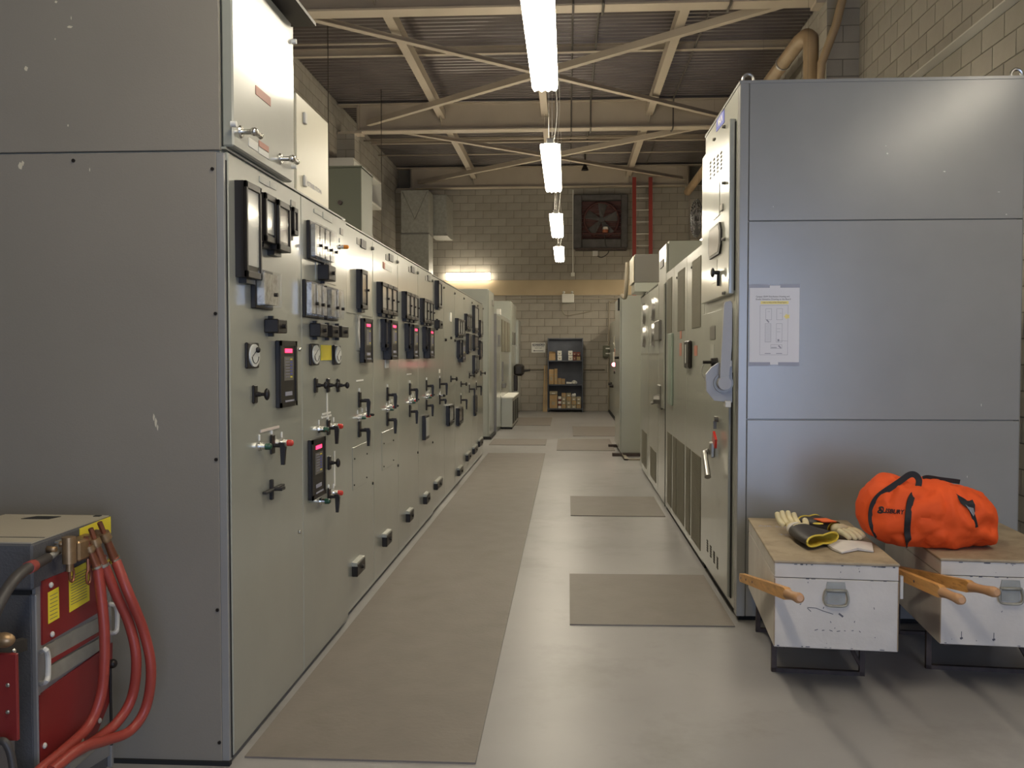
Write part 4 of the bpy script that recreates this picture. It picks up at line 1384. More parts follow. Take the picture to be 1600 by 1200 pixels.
for i, (y0, y1, z1, lab) in enumerate(((15.2, 18.0, 2.2, 'first far right cabinet behind the projecting one'), (18.02, 21.2, 2.38, 'second far right cabinet with black selector knobs and a red pilot light'), (21.22, 23.98, 2.30, 'last far right cabinet by the back wall'))):
    t = simple_cab('control_cabinet', lab, 1.09, 2.6 if i < 2 else 1.58, y0, y1, z1, 'paint_cream' if i == 1 else 'paint', sg=-1)
    c = Face(t, 1.09, -1)
    if i == 1:
        obj('pilot_light', MB().ball((1.03, 20.5, 1.27), (.05, .04, .045)), 'redlamp', t)
        obj('hooked_handle', MB().tube(smooth_path([(1.06, 19.8, 1.84), (1.0, 19.8, 1.86), (.98, 19.7, 1.75), (1.02, 19.7, 1.62)], 5), .018, 8), 'chrome', t)
        obj('warning_plate', MB().box(1.085, 1.03, 20.3, 20.36, 1.32, 1.62), 'redlabel', t)
        obj('warning_plate', MB().box(1.03, 1.0, 20.25, 20.3, 1.32, 1.55), 'whitebox', t)
        for yy, zz in ((20.0, 1.11), (19.4, 1.07), (18.8, 1.03)):
            obj('selector_knob', MB().cyl((1.09, yy, zz), (1.0, yy, zz), .035, .03, n=10), 'black', t)
    if i == 2:
        for yy, zz in ((22.0, .74), (22.6, .77)):
            obj('selector_knob', MB().cyl((1.09, yy, zz), (1.0, yy, zz), .04, .035, n=10), 'black', t)
    obj('plinth', box(1.06, 2.5 if i < 2 else 1.5, y0, y1, 0, .05), 'gap', t)

# ------------------------------------------------------------------ pedestal fan, exhaust fan, ladder and back wall things
t = thing('pedestal_fan', 'black round fan seen edge-on above the right cabinets, beside the red ladder', 'fan', (1.62, 11.6, 2.27))
cx, cy, cz = 1.60, 11.6, at(1090, 341, Y=11.6).z
R_ = .235
cg = MB()
for k in range(9):
    rr = R_ * math.sin(PI / 2 * (k + 1) / 9)
    off = .07 * math.cos(PI / 2 * (k + 1) / 9)
    for sg in (-1, 1):
        cg.tube([(cx + sg * off, cy + rr * math.cos(q_), cz + rr * math.sin(q_)) for q_ in [2 * PI * i / 24 for i in range(25)]], .004, 4, caps=False)
for j in range(16):
    q_ = 2 * PI * j / 16
    for sg in (-1, 1):
        cg.tube([(cx + sg * .07 * math.cos(PI / 2 * k / 5), cy + R_ * math.sin(PI / 2 * k / 5) * math.cos(q_), cz + R_ * math.sin(PI / 2 * k / 5) * math.sin(q_)) for k in range(6)], .003, 4)
obj('cage', cg, 'black', t)
bl = MB()
for j in range(4):
    q_ = PI / 2 * j
    e1, e2 = Vector((0, math.cos(q_), math.sin(q_))), Vector((0, -math.sin(q_), math.cos(q_)))
    o = Vector((cx, cy, cz))
    bl.add([o + e1 * .03 - e2 * .02, o + e1 * .2 - e2 * .09 + Vector((.03, 0, 0)), o + e1 * .21 + e2 * .05 - Vector((.02, 0, 0)), o + e1 * .03 + e2 * .02], [(0, 1, 2, 3)])
bl.cyl((cx - .03, cy, cz), (cx + .03, cy, cz), .04, n=12)
obj('blade', bl, 'blackmatte', t)
obj('motor', MB().cyl((cx + .05, cy, cz), (cx + .22, cy, cz), .07, .055, n=14), 'lamp_metal', t)
obj('stand', MB().cyl((cx + .12, cy, 2.29), (cx + .12, cy, cz - .05), .018, n=10).cyl((cx + .12, cy, 2.27), (cx + .12, cy, 2.30), .2, n=18), 'black', t)

t = thing('exhaust_fan', 'dark square exhaust fan set high on the back wall', 'fan', (.9, YB, 4.2))
yf = YB - .25
o0, o1 = at(896, 388, Y=yf), at(981, 303, Y=yf)
i0, i1 = at(909, 373, Y=yf), at(971, 312, Y=yf)
fm = MB().box(o0.x, i0.x, yf, YB, o0.z, o1.z, b=.02).box(i1.x, o1.x, yf, YB, o0.z, o1.z, b=.02).box(i0.x, i1.x, yf, YB, i1.z, o1.z, b=.02).box(i0.x, i1.x, yf, YB, o0.z, i0.z, b=.02)
obj('fan_frame', fm, 'fangrey', t)
sh = MB()
for j in range(9):
    z = i0.z + (i1.z - i0.z) * (j + .5) / 9
    sh.prism([(YB - .03, z - .05), (YB - .05, z + .05), (YB - .045, z + .05), (YB - .025, z - .05)], 'x', i0.x, i1.x)
obj('shutter', sh, 'fanred', t)
cx, cz = (i0.x + i1.x) / 2, (i0.z + i1.z) / 2
rr = (i1.x - i0.x) * .44
obj('fan_ring', MB().tube([(cx + rr * math.cos(q_), YB - .12, cz + rr * math.sin(q_)) for q_ in [2 * PI * i / 28 for i in range(29)]], .03, 6, caps=False), 'fanred', t)
for j in range(5):
    q_ = 2 * PI * j / 5 + .3
    e1, e2 = Vector((math.cos(q_), 0, math.sin(q_))), Vector((-math.sin(q_), 0, math.cos(q_)))
    o = Vector((cx, YB - .12, cz))
    obj('fan_blade', MB().add([o + e1 * .06 - e2 * .04, o + e1 * rr * .95 - e2 * .16 + Vector((0, .05, 0)), o + e1 * rr * .95 + e2 * .10 - Vector((0, .04, 0)), o + e1 * .06 + e2 * .04], [(0, 1, 2, 3)]), 'fangrey', t)
obj('hub', MB().cyl((cx, YB - .17, cz), (cx, YB - .08, cz), .07, n=14), 'fangrey', t)
ma = at(946, 360, Y=YB - .2)
mo = obj('motor', MB().cyl((ma.x, YB - .20, ma.z - .06), (ma.x, YB - .20, ma.z + .02), .075, n=16, m=0).cyl((ma.x, YB - .20, ma.z + .02), (ma.x, YB - .20, ma.z + .09), .085, .07, n=16, m=1), ['motor', 'lamp_metal'], t)
obj('motor_mount', MB().box(i0.x, i1.x, YB - .16, YB - .13, ma.z - .10, ma.z - .06).box(i1.x - .2, i1.x, YB - .18, YB - .14, ma.z - .02, ma.z + .0).box(i1.x - .2, i1.x, YB - .18, YB - .14, ma.z + .5, ma.z + .52), 'fanred', t)
obj('support_shelf', MB().box(o0.x + .05, o1.x - .02, YB - .3, YB, o0.z - .05, o0.z), 'rust', t)
obj('power_cord', MB().tube(smooth_path([(ma.x - .02, YB - .2, ma.z - .1), (ma.x, YB - .27, o0.z + .1), (ma.x + .08, YB - .2, o0.z - .1), (ma.x - .1, YB - .05, o0.z - .22), (at(930, 397, Y=YB).x, YB - .03, at(930, 397, Y=YB).z)], 6), .012, 6), 'cable', t)

# red ladder
t = thing('extension_ladder', 'red ladder with pale rungs standing against the back wall', 'ladder', (1.95, 23.6, 0))
la, lb = at(991, 277, Y=23.7), at(1016.5, 277, Y=23.7)
for x in (la.x, lb.x):
    rl = MB()
    vs = [(x - .047, 23.25, 0), (x + .047, 23.25, 0), (x + .047, 23.33, 0), (x - .047, 23.33, 0), (x - .047, 23.68, la.z), (x + .047, 23.68, la.z), (x + .047, 23.76, la.z), (x - .047, 23.76, la.z)]
    rl.add(vs, [(0, 1, 2, 3), (4, 5, 6, 7), (0, 1, 5, 4), (1, 2, 6, 5), (2, 3, 7, 6), (3, 0, 4, 7)])
    obj('rail', rl, 'ladder_red', t)
z = .3
while z < la.z - .1:
    yy = 23.29 + .43 * z / la.z
    obj('rung', MB().cyl((la.x + .03, yy, z), (lb.x - .03, yy, z), .016, n=8), 'lamp_metal', t)
    z += .305
# little things on the back wall
a = at(887.5, 473, Y=YB - .08)
t = thing('emergency_light', 'white square emergency light unit high above the shelf unit', 'light', (a.x, YB - .08, a.z))
b0, b1 = at(878, 473, Y=YB - .1), at(897, 459, Y=YB - .1)
obj('unit_case', MB().box(b0.x, b1.x, YB - .1, YB - .001, b0.z, b1.z, b=.012), 'whitebox', t)
for x in (b0.x + .05, b1.x - .05):
    obj('lamp_head', MB().cyl((x, YB - .05, b1.z), (x, YB - .05, b1.z + .035), .012, n=8).ball((x, YB - .06, b1.z + .045), (.035, .03, .03)), 'lamp_metal', t)
obj('power_cord', MB().tube(smooth_path([(b0.x + .02, YB - .02, b0.z), (b0.x + .01, YB - .02, b0.z - .18), (b0.x + .1, YB - .03, b0.z - .32), (b0.x + .35, YB - .02, b0.z - .3), (b0.x + .85, YB - .02, b0.z - .2)], 6), .010, 6), 'conduit', t)
a = at(895, 429, Y=YB)
tag(obj('junction_box', MB().box(a.x - .05, a.x + .05, YB - .06, YB - .002, a.z - .05, a.z + .05, b=.01).cyl((a.x, YB - .03, a.z + .05), (a.x, YB - .03, 5.8), .014, n=8), ['whitebox']), 'small white junction box with a vertical conduit above the emergency light', 'box')
a = at(930, 396, Y=YB)
tag(obj('junction_box', MB().box(a.x - .07, a.x + .07, YB - .06, YB - .002, a.z - .07, a.z + .09, b=.01), 'lamp_metal'), 'small pale junction box below the exhaust fan', 'box')
a = at(914, 262, Y=22)
tag(obj('ceiling_bell', MB().cyl((a.x, 22, a.z - .06), (a.x, 22, a.z + .08), .09, .03, n=14).cyl((a.x, 22, a.z + .08), (a.x, 22, ZC), .012, n=8), 'black'), 'small dark bell-shaped fitting hanging from the roof before the back wall', 'fitting')
cd = [((790, 462), (965, 462)), ((790, 467), (970, 470))]
for i, (q0, q1) in enumerate(cd):
    a, b = at(*q0, Y=YB - .02), at(*q1, Y=YB - .02)
    tag(obj('wall_conduit', MB().tube([(a.x, YB - .02, a.z), (b.x, YB - .02, a.z)], .015, 6), 'conduit'), ['upper', 'lower'][i] + ' of the two horizontal conduits just under the painted band on the back wall', 'conduit')
a, b, c_ = at(809, 577, Y=YB - .03), at(853, 577, Y=YB - .03), at(945, 577, Y=YB - .03)
tag(obj('wall_conduit', MB().tube([(a.x, YB - .03, a.z), (c_.x, YB - .03, a.z)], .016, 8), 'conduit'), 'low horizontal conduit on the back wall passing behind the shelf unit', 'conduit')
a, b = at(951, 640, Y=YB - .04), at(951, 487, Y=YB - .04)
tag(obj('wall_conduit', MB().tube(smooth_path([(a.x, YB - .04, a.z), (a.x, YB - .04, b.z), (a.x + .05, YB - .04, b.z + .25), (a.x + .25, YB - .04, b.z + .30), (a.x + .6, YB - .04, b.z + .30)], 5), .018, 8), 'conduit'), 'vertical conduit with a bend in the right corner of the back wall', 'conduit')
a, b = at(942, 558, Y=YB - .1), at(952, 540, Y=YB - .1)
t = thing('safety_switch', 'dark green switch box with two pale labels on the back wall at right', 'switch', (a.x, YB - .1, a.z))
obj('switch_case', MB().box(a.x, b.x, YB - .12, YB - .001, a.z, b.z, b=.012), 'paint_green', t)
for zz in (a.z + .08, b.z - .09):
    obj('small_label', box(a.x + .07, b.x + .02, YB - .125, YB - .119, zz, zz + .03), 'whitebox', t)

# notice sign
a, b = at(830.5, 551, Y=YB - .005), at(852, 535.5, Y=YB - .005)
t = thing('notice_sign', 'white notice sign with black arrow on the block wall left of the shelf unit', 'sign', ((a.x + b.x) / 2, YB, a.z))
sg_ = obj('sign_plate', MB().box(a.x, b.x, YB - .008, YB - .001, a.z, b.z, b=.002), 'white', t)
cx, w_s, h_s = (a.x + b.x) / 2, b.x - a.x, b.z - a.z
obj('sign_band', box(a.x + .02, b.x - .02, YB - .0095, YB - .008, b.z - .08, b.z - .02), 'ink', sg_)
obj('lettering', text_mb('NOTICE', .058, (cx, YB - .0105, b.z - .05), (1, 0, 0), (0, 0, 1), width=w_s * .8), 'white', sg_)
lt = text_mb('EYE WASH AND', .032, (cx, YB - .0095, b.z - .105), (1, 0, 0), (0, 0, 1), width=w_s * .85)
l2 = text_mb('FIRST AID', .032, (cx, YB - .0095, b.z - .145), (1, 0, 0), (0, 0, 1), width=w_s * .5)
lt.add(l2.v, l2.f)
lt.add([(a.x + .04, YB - .0095, a.z + .05), (a.x + .085, YB - .0095, a.z + .072), (a.x + .085, YB - .0095, a.z + .057), (b.x - .05, YB - .0095, a.z + .057), (b.x - .05, YB - .0095, a.z + .043), (a.x + .085, YB - .0095, a.z + .043), (a.x + .085, YB - .0095, a.z + .028)], [(0, 1, 2, 3, 4, 5, 6)])
obj('lettering', lt, 'ink', sg_)

# ------------------------------------------------------------------ shelf unit with cartons
YS = 23.72
s0, s1 = at(855.5, 641, Y=YS), at(911, 528, Y=YS)
SX0, SX1, ST = s0.x, s1.x, s1.z
t = thing('shelf_unit', 'dark blue-grey steel shelf unit with three stocked shelves against the back wall', 'shelf', ((SX0 + SX1) / 2, YS, 0))
obj('back_panel', MB().box(SX0, SX1, 24.10, 24.115, .05, ST), 'shelf', t)
obj('side_panel', MB().box(SX0, SX0 + .02, YS, 24.11, 0, ST), 'shelf', t)
obj('side_panel', MB().box(SX1 - .02, SX1, YS, 24.11, 0, ST), 'shelf', t)
SZ = [at(880, 563, Y=YS).z, at(880, 600.5, Y=YS).z, at(880, 638, Y=YS).z]
for z in SZ:
    obj('shelf_board', MB().box(SX0 + .02, SX1 - .02, YS, 24.10, z - .03, z - .002), 'shelf', t)
obj('shelf_board', MB().box(SX0 + .02, SX1 - .02, 23.98, 24.10, ST - .03, ST), 'shelf', t)
kx = (SX1 - SX0) / 55.5


def carton(px0, px1, py0, py1, m, label, name='carton', cat='box', yd=.25, grp=None, open_=False, stripes=0):
    x0, x1 = SX0 + (px0 - 855.5) * kx, SX0 + (px1 - 855.5) * kx
    k = kx
    zb = max([q for q in SZ if q < at(880, py1, Y=YS).z + .03] or [min(SZ)])
    z0 = zb + round(max(0, at(880, py1, Y=YS).z - zb), 3)
    z0 = zb - .001 if z0 - zb < .03 else z0
    z1 = z0 + (py1 - py0) * k
    mb = MB()
    y0 = YS + .03
    if open_:
        mb.box(x0, x1, y0, y0 + .006, z0, z1).box(x0, x1, y0 + yd - .006, y0 + yd, z0, z1).box(x0, x0 + .006, y0, y0 + yd, z0, z1).box(x1 - .006, x1, y0, y0 + yd, z0, z1).box(x0, x1, y0, y0 + yd, z0, z0 + .006)
        mb.add([(x0, y0, z1), (x1, y0, z1), (x1 - .01, y0 - .05, z1 + .04), (x0 + .01, y0 - .04, z1 + .05)], [(0, 1, 2, 3)])
    else:
        mb.box(x0 + .002, x1 - .002, y0, y0 + yd, z0, z1, b=.003)
        mb.box(x0 + .002, x1 - .002, y0 - .001, y0 + .0, z0 + (z1 - z0) * .62, z0 + (z1 - z0) * .66, m=1)
        if z1 - z0 > .08:
            mb.box(x0 + (x1 - x0) * .3, x0 + (x1 - x0) * .7, y0 - .002, y0 + .0, z0 + (z1 - z0) * .25, z0 + (z1 - z0) * .5, m=2)
    o = obj(name, mb, [m, 'cardboard_grey' if m != 'cardboard_grey' else 'cardboard', 'whitebox' if m == 'cardboard_grey' else 'cardboard_grey'])
    return tag(o, label, cat, grp)


carton(857.5, 868, 552, 563, 'cardboard', 'open brown carton at the left end of the top shelf', open_=True)
carton(871, 877.8, 555.8, 563, 'whitebox', 'lower white box of the left stack on the top shelf')
carton(870.8, 877.5, 548, 555.3, 'whitebox', 'upper white box of the left stack on the top shelf')
carton(888, 894.8, 555.8, 563, 'whitebox', 'lower white box of the right stack on the top shelf')
carton(887.8, 894.6, 548, 555.3, 'whitebox', 'upper white box of the right stack on the top shelf')
carton(895, 900.3, 556, 563, 'redbox', 'lower dark red box right of the white boxes on the top shelf')
carton(895, 900.3, 550, 555.5, 'redbox', 'upper dark red box right of the white boxes on the top shelf')
carton(900.8, 907, 557, 563, 'cardboard', 'tan box at the right end of the top shelf')
carton(900.8, 907, 550, 556.5, 'redbox', 'dark red box stacked on the tan box at the right end of the top shelf')
carton(857.5, 865.5, 577, 600.5, 'cardboard', 'tall brown carton at the left end of the middle shelf')
carton(866, 871, 576, 600.5, 'cardboard', 'narrow brown carton against the tall one on the middle shelf')
carton(871.5, 877, 591, 600.5, 'cardboard', 'small brown carton right of the tall ones on the middle shelf')
carton(877.3, 883, 592, 600.5, 'cardboard', 'small brown carton farthest right on the middle shelf')
x0 = SX0 + (885 - 855.5) * kx
tag(obj('white_roll', MB().tube(smooth_path([(x0, YS + .1, SZ[1] + .035), (x0 + .08, YS + .1, SZ[1] + .03), (x0 + .14, YS + .1, SZ[1] + .03)], 4), .028, 8), 'white'), 'small white roll lying on the middle shelf', 'roll')
tag(obj('white_bag', MB().ball((x0 + .21, YS + .12, SZ[1] + .045), (.075, .06, .045)).tube(smooth_path([(x0 + .15, YS + .09, SZ[1] + .06), (x0 + .2, YS + .06, SZ[1] + .095), (x0 + .27, YS + .09, SZ[1] + .05), (x0 + .25, YS + .07, SZ[1] + .02)], 4), .014, 6), 'white'), 'crumpled white bag right of the roll on the middle shelf', 'bag')
carton(858.5, 871, 617, 638, 'cardboard', 'large brown carton at the left end of the bottom shelf')
carton(858.5, 871, 611.5, 616.5, 'cardboard_grey', 'flat box lying on the large brown carton of the bottom shelf')
for k in range(5):
    carton(872.2, 877, 634.2 - k * 3.6, 638 - k * 3.6, 'redbox' if k % 2 else 'whitebox', ['bottom', 'second from bottom', 'middle', 'second from top', 'top'][k] + ' slim box in the striped little stack on the bottom shelf', name='slim_box', grp='slim boxes stacked on the bottom shelf')
for col, (p0_, p1_, n_) in enumerate(((877.5, 884.5, 4), (885, 892.5, 4), (893, 900.5, 3), (901, 908, 3))):
    for r in range(n_):
        h = 6.0
        carton(p0_, p1_, 638 - (r + 1) * h + .3, 638 - r * h, 'cardboard_grey' if (r + col) % 3 else 'cardboard',
               ['bottom', 'second', 'third', 'top'][r if r < n_ - 1 else 3] + ' box of the ' + ['first', 'second', 'third', 'last'][col] + ' column of small cartons on the bottom shelf', name='small_carton', grp='small cartons on the bottom shelf')
x0 = SX0 + (896.5 - 855.5) * kx
tag(obj('white_bag', MB().ball((x0, YS + .12, SZ[2] + 18 * kx + .035), (.065, .06, .045)).ball((x0 + .03, YS + .1, SZ[2] + 18 * kx + .06), (.03, .03, .03)), 'white'), 'white plastic bag on top of the third column of cartons, bottom shelf', 'bag')
for i, (px0, px1, py) in enumerate(((848.6, 851.6, 571), (852, 855.3, 571))):
    a, b = at(px0, py, Y=24.0), at(px1, py, Y=24.0)
    mb = MB().add([(a.x, 23.85, 0), (b.x, 23.85, 0), (b.x, 23.90, 0), (a.x, 23.90, 0), (a.x + .02, 24.12, a.z), (b.x + .005, 24.12, a.z), (b.x + .005, 24.17, a.z), (a.x + .02, 24.17, a.z)], [(0, 1, 2, 3), (4, 5, 6, 7), (0, 1, 5, 4), (1, 2, 6, 5), (2, 3, 7, 6), (3, 0, 4, 7)])
    tag(obj('wooden_plank', mb, 'wood'), ['left wooden plank leaning on the back wall beside the shelf unit', 'right wooden plank touching the side of the shelf unit'][i], 'plank')

# ------------------------------------------------------------------ chests with carrying handles
def chest(loc, rz, W, L, label, seed):
    """local frame: x to the right, y away from the camera, origin on the floor at the near left corner"""
    t = thing('tool_chest', label, 'chest', loc, rz)
    Z0, Z1 = .215, .6
    zl = .525
    rnd = random.Random(seed)
    g = .012
    body = MB()
    body.box(0, W, 0, g, Z0, zl - .003, b=.002)
    body.box(0, W, L - g, L, Z0, zl - .003, b=.002)
    body.box(0, g, g, L - g, Z0, zl - .003)
    body.box(W - g, W, g, L - g, Z0, zl - .003)
    body.box(g, W - g, g, L - g, Z0, Z0 + g)
    obj('body', body, 'chest_white', t, local=True)
    obj('lid', MB().box(0, W, 0, L, zl, Z1 - .012, b=.002), 'chest_white', t, local=True)
    obj('lid_board', MB().box(-.004, W + .004, -.005, L + .004, Z1 - .012, Z1, b=.003), 'chest_top', t, local=True)
    # corner battens / raw edges
    eb = MB()
    for x in (-.0015, W - .003):
        eb.box(x, x + .0045, -.0012, .0035, Z0 + .005, zl - .006)
    obj('edge_strip', eb, 'edge_wood', t, local=True)
    # recessed steel handle
    cx, cz = W * .50, .47
    hp = MB().prism([(cx - .043, cz + .005), (cx + .043, cz + .005), (cx + .037, cz + .042), (cx - .037, cz + .042)], 'y', -.004, 0)
    hp.box(cx - .038, cx + .038, -.004, 0, cz - .052, cz - .004)
    hp.cyl((cx - .045, -.009, cz + .005), (cx + .045, -.009, cz + .005), .007, n=8)
    h_ = obj('handle_plate', hp, 'zinc', t, local=True)
    obj('bail_handle', MB().tube(smooth_path([(cx - .043, -.010, cz + .005), (cx - .05, -.013, cz - .03), (cx - .04, -.014, cz - .057), (cx, -.014, cz - .062), (cx + .04, -.014, cz - .057), (cx + .05, -.013, cz - .03), (cx + .043, -.010, cz + .005)], 4), .0055, 8), 'zinc', h_, local=True)
    # stains and scribbles
    sm = MB()

    def stroke(pts, wd):
        for (x0, z0), (x1, z1) in zip(pts, pts[1:]):
            d = Vector((x1 - x0, 0, z1 - z0)).normalized()
            n_ = Vector((d.z, 0, -d.x)) * wd / 2
            a, b = Vector((x0, -.0005, z0)), Vector((x1, -.0005, z1))
            sm.add([a - n_, a + n_, b + n_, b - n_], [(0, 1, 2, 3)])
    if seed == 1:
        stroke([(W * .27, .392), (W * .30, .378)], .003)
        stroke([(W * .27, .395), (W * .34, .394), (W * .40, .382), (W * .48, .370)], .003)
        stroke([(W * .525, .374), (W * .56, .360)], .008)
        for k in range(7):
            u = W * (.33 + .06 * k)
            stroke([(u, .298 + rnd.uniform(-.004, .004)), (u + rnd.uniform(.006, .016), .298 + rnd.uniform(-.004, .004))], .003)
        for k in range(16):
            u, v = rnd.uniform(.03, W - .03), rnd.uniform(.23, .58)
            stroke([(u, v), (u + rnd.uniform(-.004, .006), v + rnd.uniform(-.010, .010))], .003)
    else:
        for u in (.09, .225):
            stroke([(u, .275), (u, .238)], .003)
            stroke([(u - .006, .243), (u + .006, .246)], .008)
        for k in range(12):
            u, v = rnd.uniform(.03, W - .03), rnd.uniform(.23, .58)
            stroke([(u, v), (u + rnd.uniform(-.004, .008), v + rnd.uniform(-.006, .006))], .003)
    for k in range(26):
        u, v = rnd.uniform(.0, W), rnd.choice((zl - .003, Z0 + .006, Z1 - .016))
        stroke([(u, v), (u + rnd.uniform(.004, .02), v)], rnd.uniform(.002, .006))
    obj('scuff_marks', sm, 'ink', t, local=True)['kind'] = 'stuff'
    # steel carrying frame under the chest
    s_ = .012
    for n_i, y in enumerate((.30, L - .12)):
        fm = MB().box(.03, .03 + s_ * 2, y, y + s_ * 2, 0, Z0).box(W - .09, W - .09 + s_ * 2, y, y + s_ * 2, 0, Z0).box(.03, W - .07, y, y + s_ * 2, 0, s_ * 1.6)
        fm.tube([(W - .17, y + .01, Z0 - .01), (W - .085, y + .01, .05)], .010, 6)
        obj('leg_frame', fm, 'rust', t, local=True)
    for x in (.03, W - .09):
        obj('side_rail', MB().box(x, x + s_ * 2, .05, L - .05, Z0 - .02, Z0), 'rust', t, local=True)
    # wooden carrying handles along both sides, rising towards the camera
    return t


def carry_handle(t, x, y0, z0, y1, z1, w_, h0, h1):
    """board from the far end (y0,z0) to the near end (y1,z1); local frame of the chest"""
    mb = MB()
    xa, xb = x - w_ / 2, x + w_ / 2
    gy = y1 + .16
    gz = z1 - (z1 - z0) * .16 / (y0 - y1)
    prof = [(y0, z0 + h0 / 2), (y0 + .012, z0), (y0, z0 - h0 / 2), (gy + .03, gz - h1 / 2), (gy, gz - h1 * .30), (gy, gz + h1 * .30), (gy + .03, gz + h1 / 2)]
    mb.prism(prof, 'x', xa, xb)
    mb.tube([(x, gy + .01, gz), (x, gy - .03, gz + .007), (x, (gy + y1) / 2, (gz + z1) / 2), (x, y1 + .02, z1 - .003), (x, y1, z1)], [.021, .017, .018, .021, .014], 14, m=1)
    for k in (.06, .13, .2):
        yy = y0 - k
        zz = z0 + (z1 - z0) * k / (y0 - y1)
        mb.cyl((xa - .001, yy, zz), (xa + .002, yy, zz), .007, n=8, m=2)
    obj('carrying_handle', mb, ['handle_wood', 'grip_wood', 'ink'], t, local=True)


C1, R1 = (.912, 4.065, 0), -math.atan2(.091, 1.047)
C2, R2 = (1.659, 4.149, 0), -math.atan2(.091, 1.047)
ch1 = chest(C1, R1, .52, 1.05, 'white-painted wooden tool chest at left, with the work gloves on its lid', 1)
ch2 = chest(C2, R2, .58, .97, 'white-painted wooden tool chest at right, under the orange bag', 2)


def loc_of(t, w):
    c, s = math.cos(-t.rotation_euler.z), math.sin(-t.rotation_euler.z)
    d = Vector(w) - t.location
    return Vector((d.x * c - d.y * s, d.x * s + d.y * c, d.z))


def handle_px(t, far, near, Xlf, Xln, h0, h1):
    a = loc_of(t, at(far[0], far[1], X=Xlf))
    b = loc_of(t, at(near[0], near[1], X=Xln))
    x = (a.x + b.x) / 2
    carry_handle(t, x, a.y, a.z, b.y, b.z, .026, h0, h1)


a = at(1157, 903, Y=5.0)
b = at(1248, 934, Y=3.62)
la_, lb_ = loc_of(ch1, a), loc_of(ch1, b)
def board(t, fa, nb, h0, h1):
    """carrying handle as a tapered board between two world points"""
    A, B = loc_of(t, fa), loc_of(t, nb)
    d = (B - A).normalized()
    G = B - d * .17
    side = d.cross(Vector((0, 0, 1))).normalized()
    upv = side.cross(d).normalized()
    mb = MB()
    T = .013
    secs = [(A, h0 * .25), (A + d * .012, h0 * .5), (G - d * .03, h1 * .5), (G, h1 * .30)]
    vs = []
    for p, hh in secs:
        vs += [p + side * T + upv * hh, p - side * T + upv * hh, p - side * T - upv * hh, p + side * T - upv * hh]
    fs = []
    for i in range(len(secs) - 1):
        for k in range(4):
            fs.append((i * 4 + k, i * 4 + (k + 1) % 4, (i + 1) * 4 + (k + 1) % 4, (i + 1) * 4 + k))
    fs += [(0, 1, 2, 3), (len(vs) - 4, len(vs) - 3, len(vs) - 2, len(vs) - 1)]
    mb.add(vs, fs)
    mb.tube([G - d * .01, G + d * .03, G + d * .09, G + d * .145, B - d * .006, B], [.022, .018, .018, .022, .019, .012], 14, m=1)
    for k in (.04, .16, .30):
        p = A + d * k
        for sg in (-1, 1):
            mb.cyl(p + side * (T - .001) * sg, p + side * (T + .0015) * sg, .006, n=8, m=2)
    obj('carrying_handle', mb, ['handle_wood', 'grip_wood', 'ink'], t, local=True)


board(ch1, at(1159, 902, Y=4.72), at(1250, 935, Y=3.64), .042, .050)
board(ch1, Vector((1.545, 4.42, .475)), at(1503, 938, Y=3.66), .046, .050)
board(ch2, Vector((1.585, 4.70, .43)), at(1558, 926, Y=3.72), .046, .050)
board(ch2, Vector((2.36, 4.9, .30)), Vector((2.27, 3.85, .52)), .042, .050)
obj('strap_bar', MB().box(.535, .547, .03, .05, .44, .54), 'lamp_metal', ch1, local=True)
lm = text_mb('AIR SAVER', .05, (.13, .80, .6006), (.93, -.1, 0), (0, 1, 0))
l2 = text_mb('TOOLS', .05, (.17, .58, .6006), (.93, -.1, 0), (0, 1, 0))
lm.add(l2.v, l2.f)
obj('faded_lettering', lm, 'inkgrey', ch1, local=True)

# ------------------------------------------------------------------ orange bag
CY = 4.44
bpx = [1351, 1354, 1362, 1380, 1400, 1425, 1450, 1475, 1500, 1525, 1542, 1554, 1561, 1564]
btp = [806, 780, 764, 752, 745, 746, 750, 750, 751, 755, 763, 778, 802, 830]
bbt = [812, 824, 836, 848, 856, 863, 868, 868, 867, 866, 864, 862, 858, 842]
bhd = [.01, .07, .11, .15, .17, .185, .19, .19, .185, .175, .155, .13, .09, .01]
bX = [at(p, 800, Y=CY - .1).x for p in bpx]
bT = [at(p, y_, Y=CY).z for p, y_ in zip(bpx, btp)]
bB = [max(.602, at(p, y_, Y=CY - .14).z) for p, y_ in zip(bpx, bbt)]


def interp(x, X, A):
    if x <= X[0]: return A[0]
    for i in range(len(X) - 1):
        if x <= X[i + 1]:
            t_ = (x - X[i]) / (X[i + 1] - X[i])
            return A[i] + (A[i + 1] - A[i]) * t_
    return A[-1]


def wr(x, z, y):
    p = Vector((x * 6, y * 6, z * 7))
    rg = (.5 - abs(noise.noise(Vector((x * 9 + z * 5, y * 7, z * 9 - x * 4))))) ** 2
    v = noise.noise(p) * .018 + noise.noise(p * 2.3) * .009 + noise.noise(p * 5) * .004 - .055 * rg + .010
    # soft pull folds that run from the handle anchors
    v += .008 * math.sin((x * 1.0 + z * 1.6) * 34 + 3 * noise.noise(p * .6)) * max(0, min(1, (x - 1.66) / .15))
    return v


NE = 2.5


def bag_pt(x, th, grow=0):
    zt, zb, hd = interp(x, bX, bT), interp(x, bX, bB), interp(x, bX, bhd)
    zc, hh = (zt + zb) / 2, (zt - zb) / 2
    c, s = math.cos(th), math.sin(th)
    yy = CY + math.copysign(abs(c) ** (2 / NE), c) * hd
    zz = zc + math.copysign(abs(s) ** (2 / NE), s) * hh
    nrm = Vector((0, c, s)).normalized()
    k = wr(x, zz, yy) * min(1, hd / .1) + grow
    p = Vector((x, yy, zz)) + nrm * k
    if p.z < .602: p.z = .602 - (0 if x > 1.7 else 0)
    return p


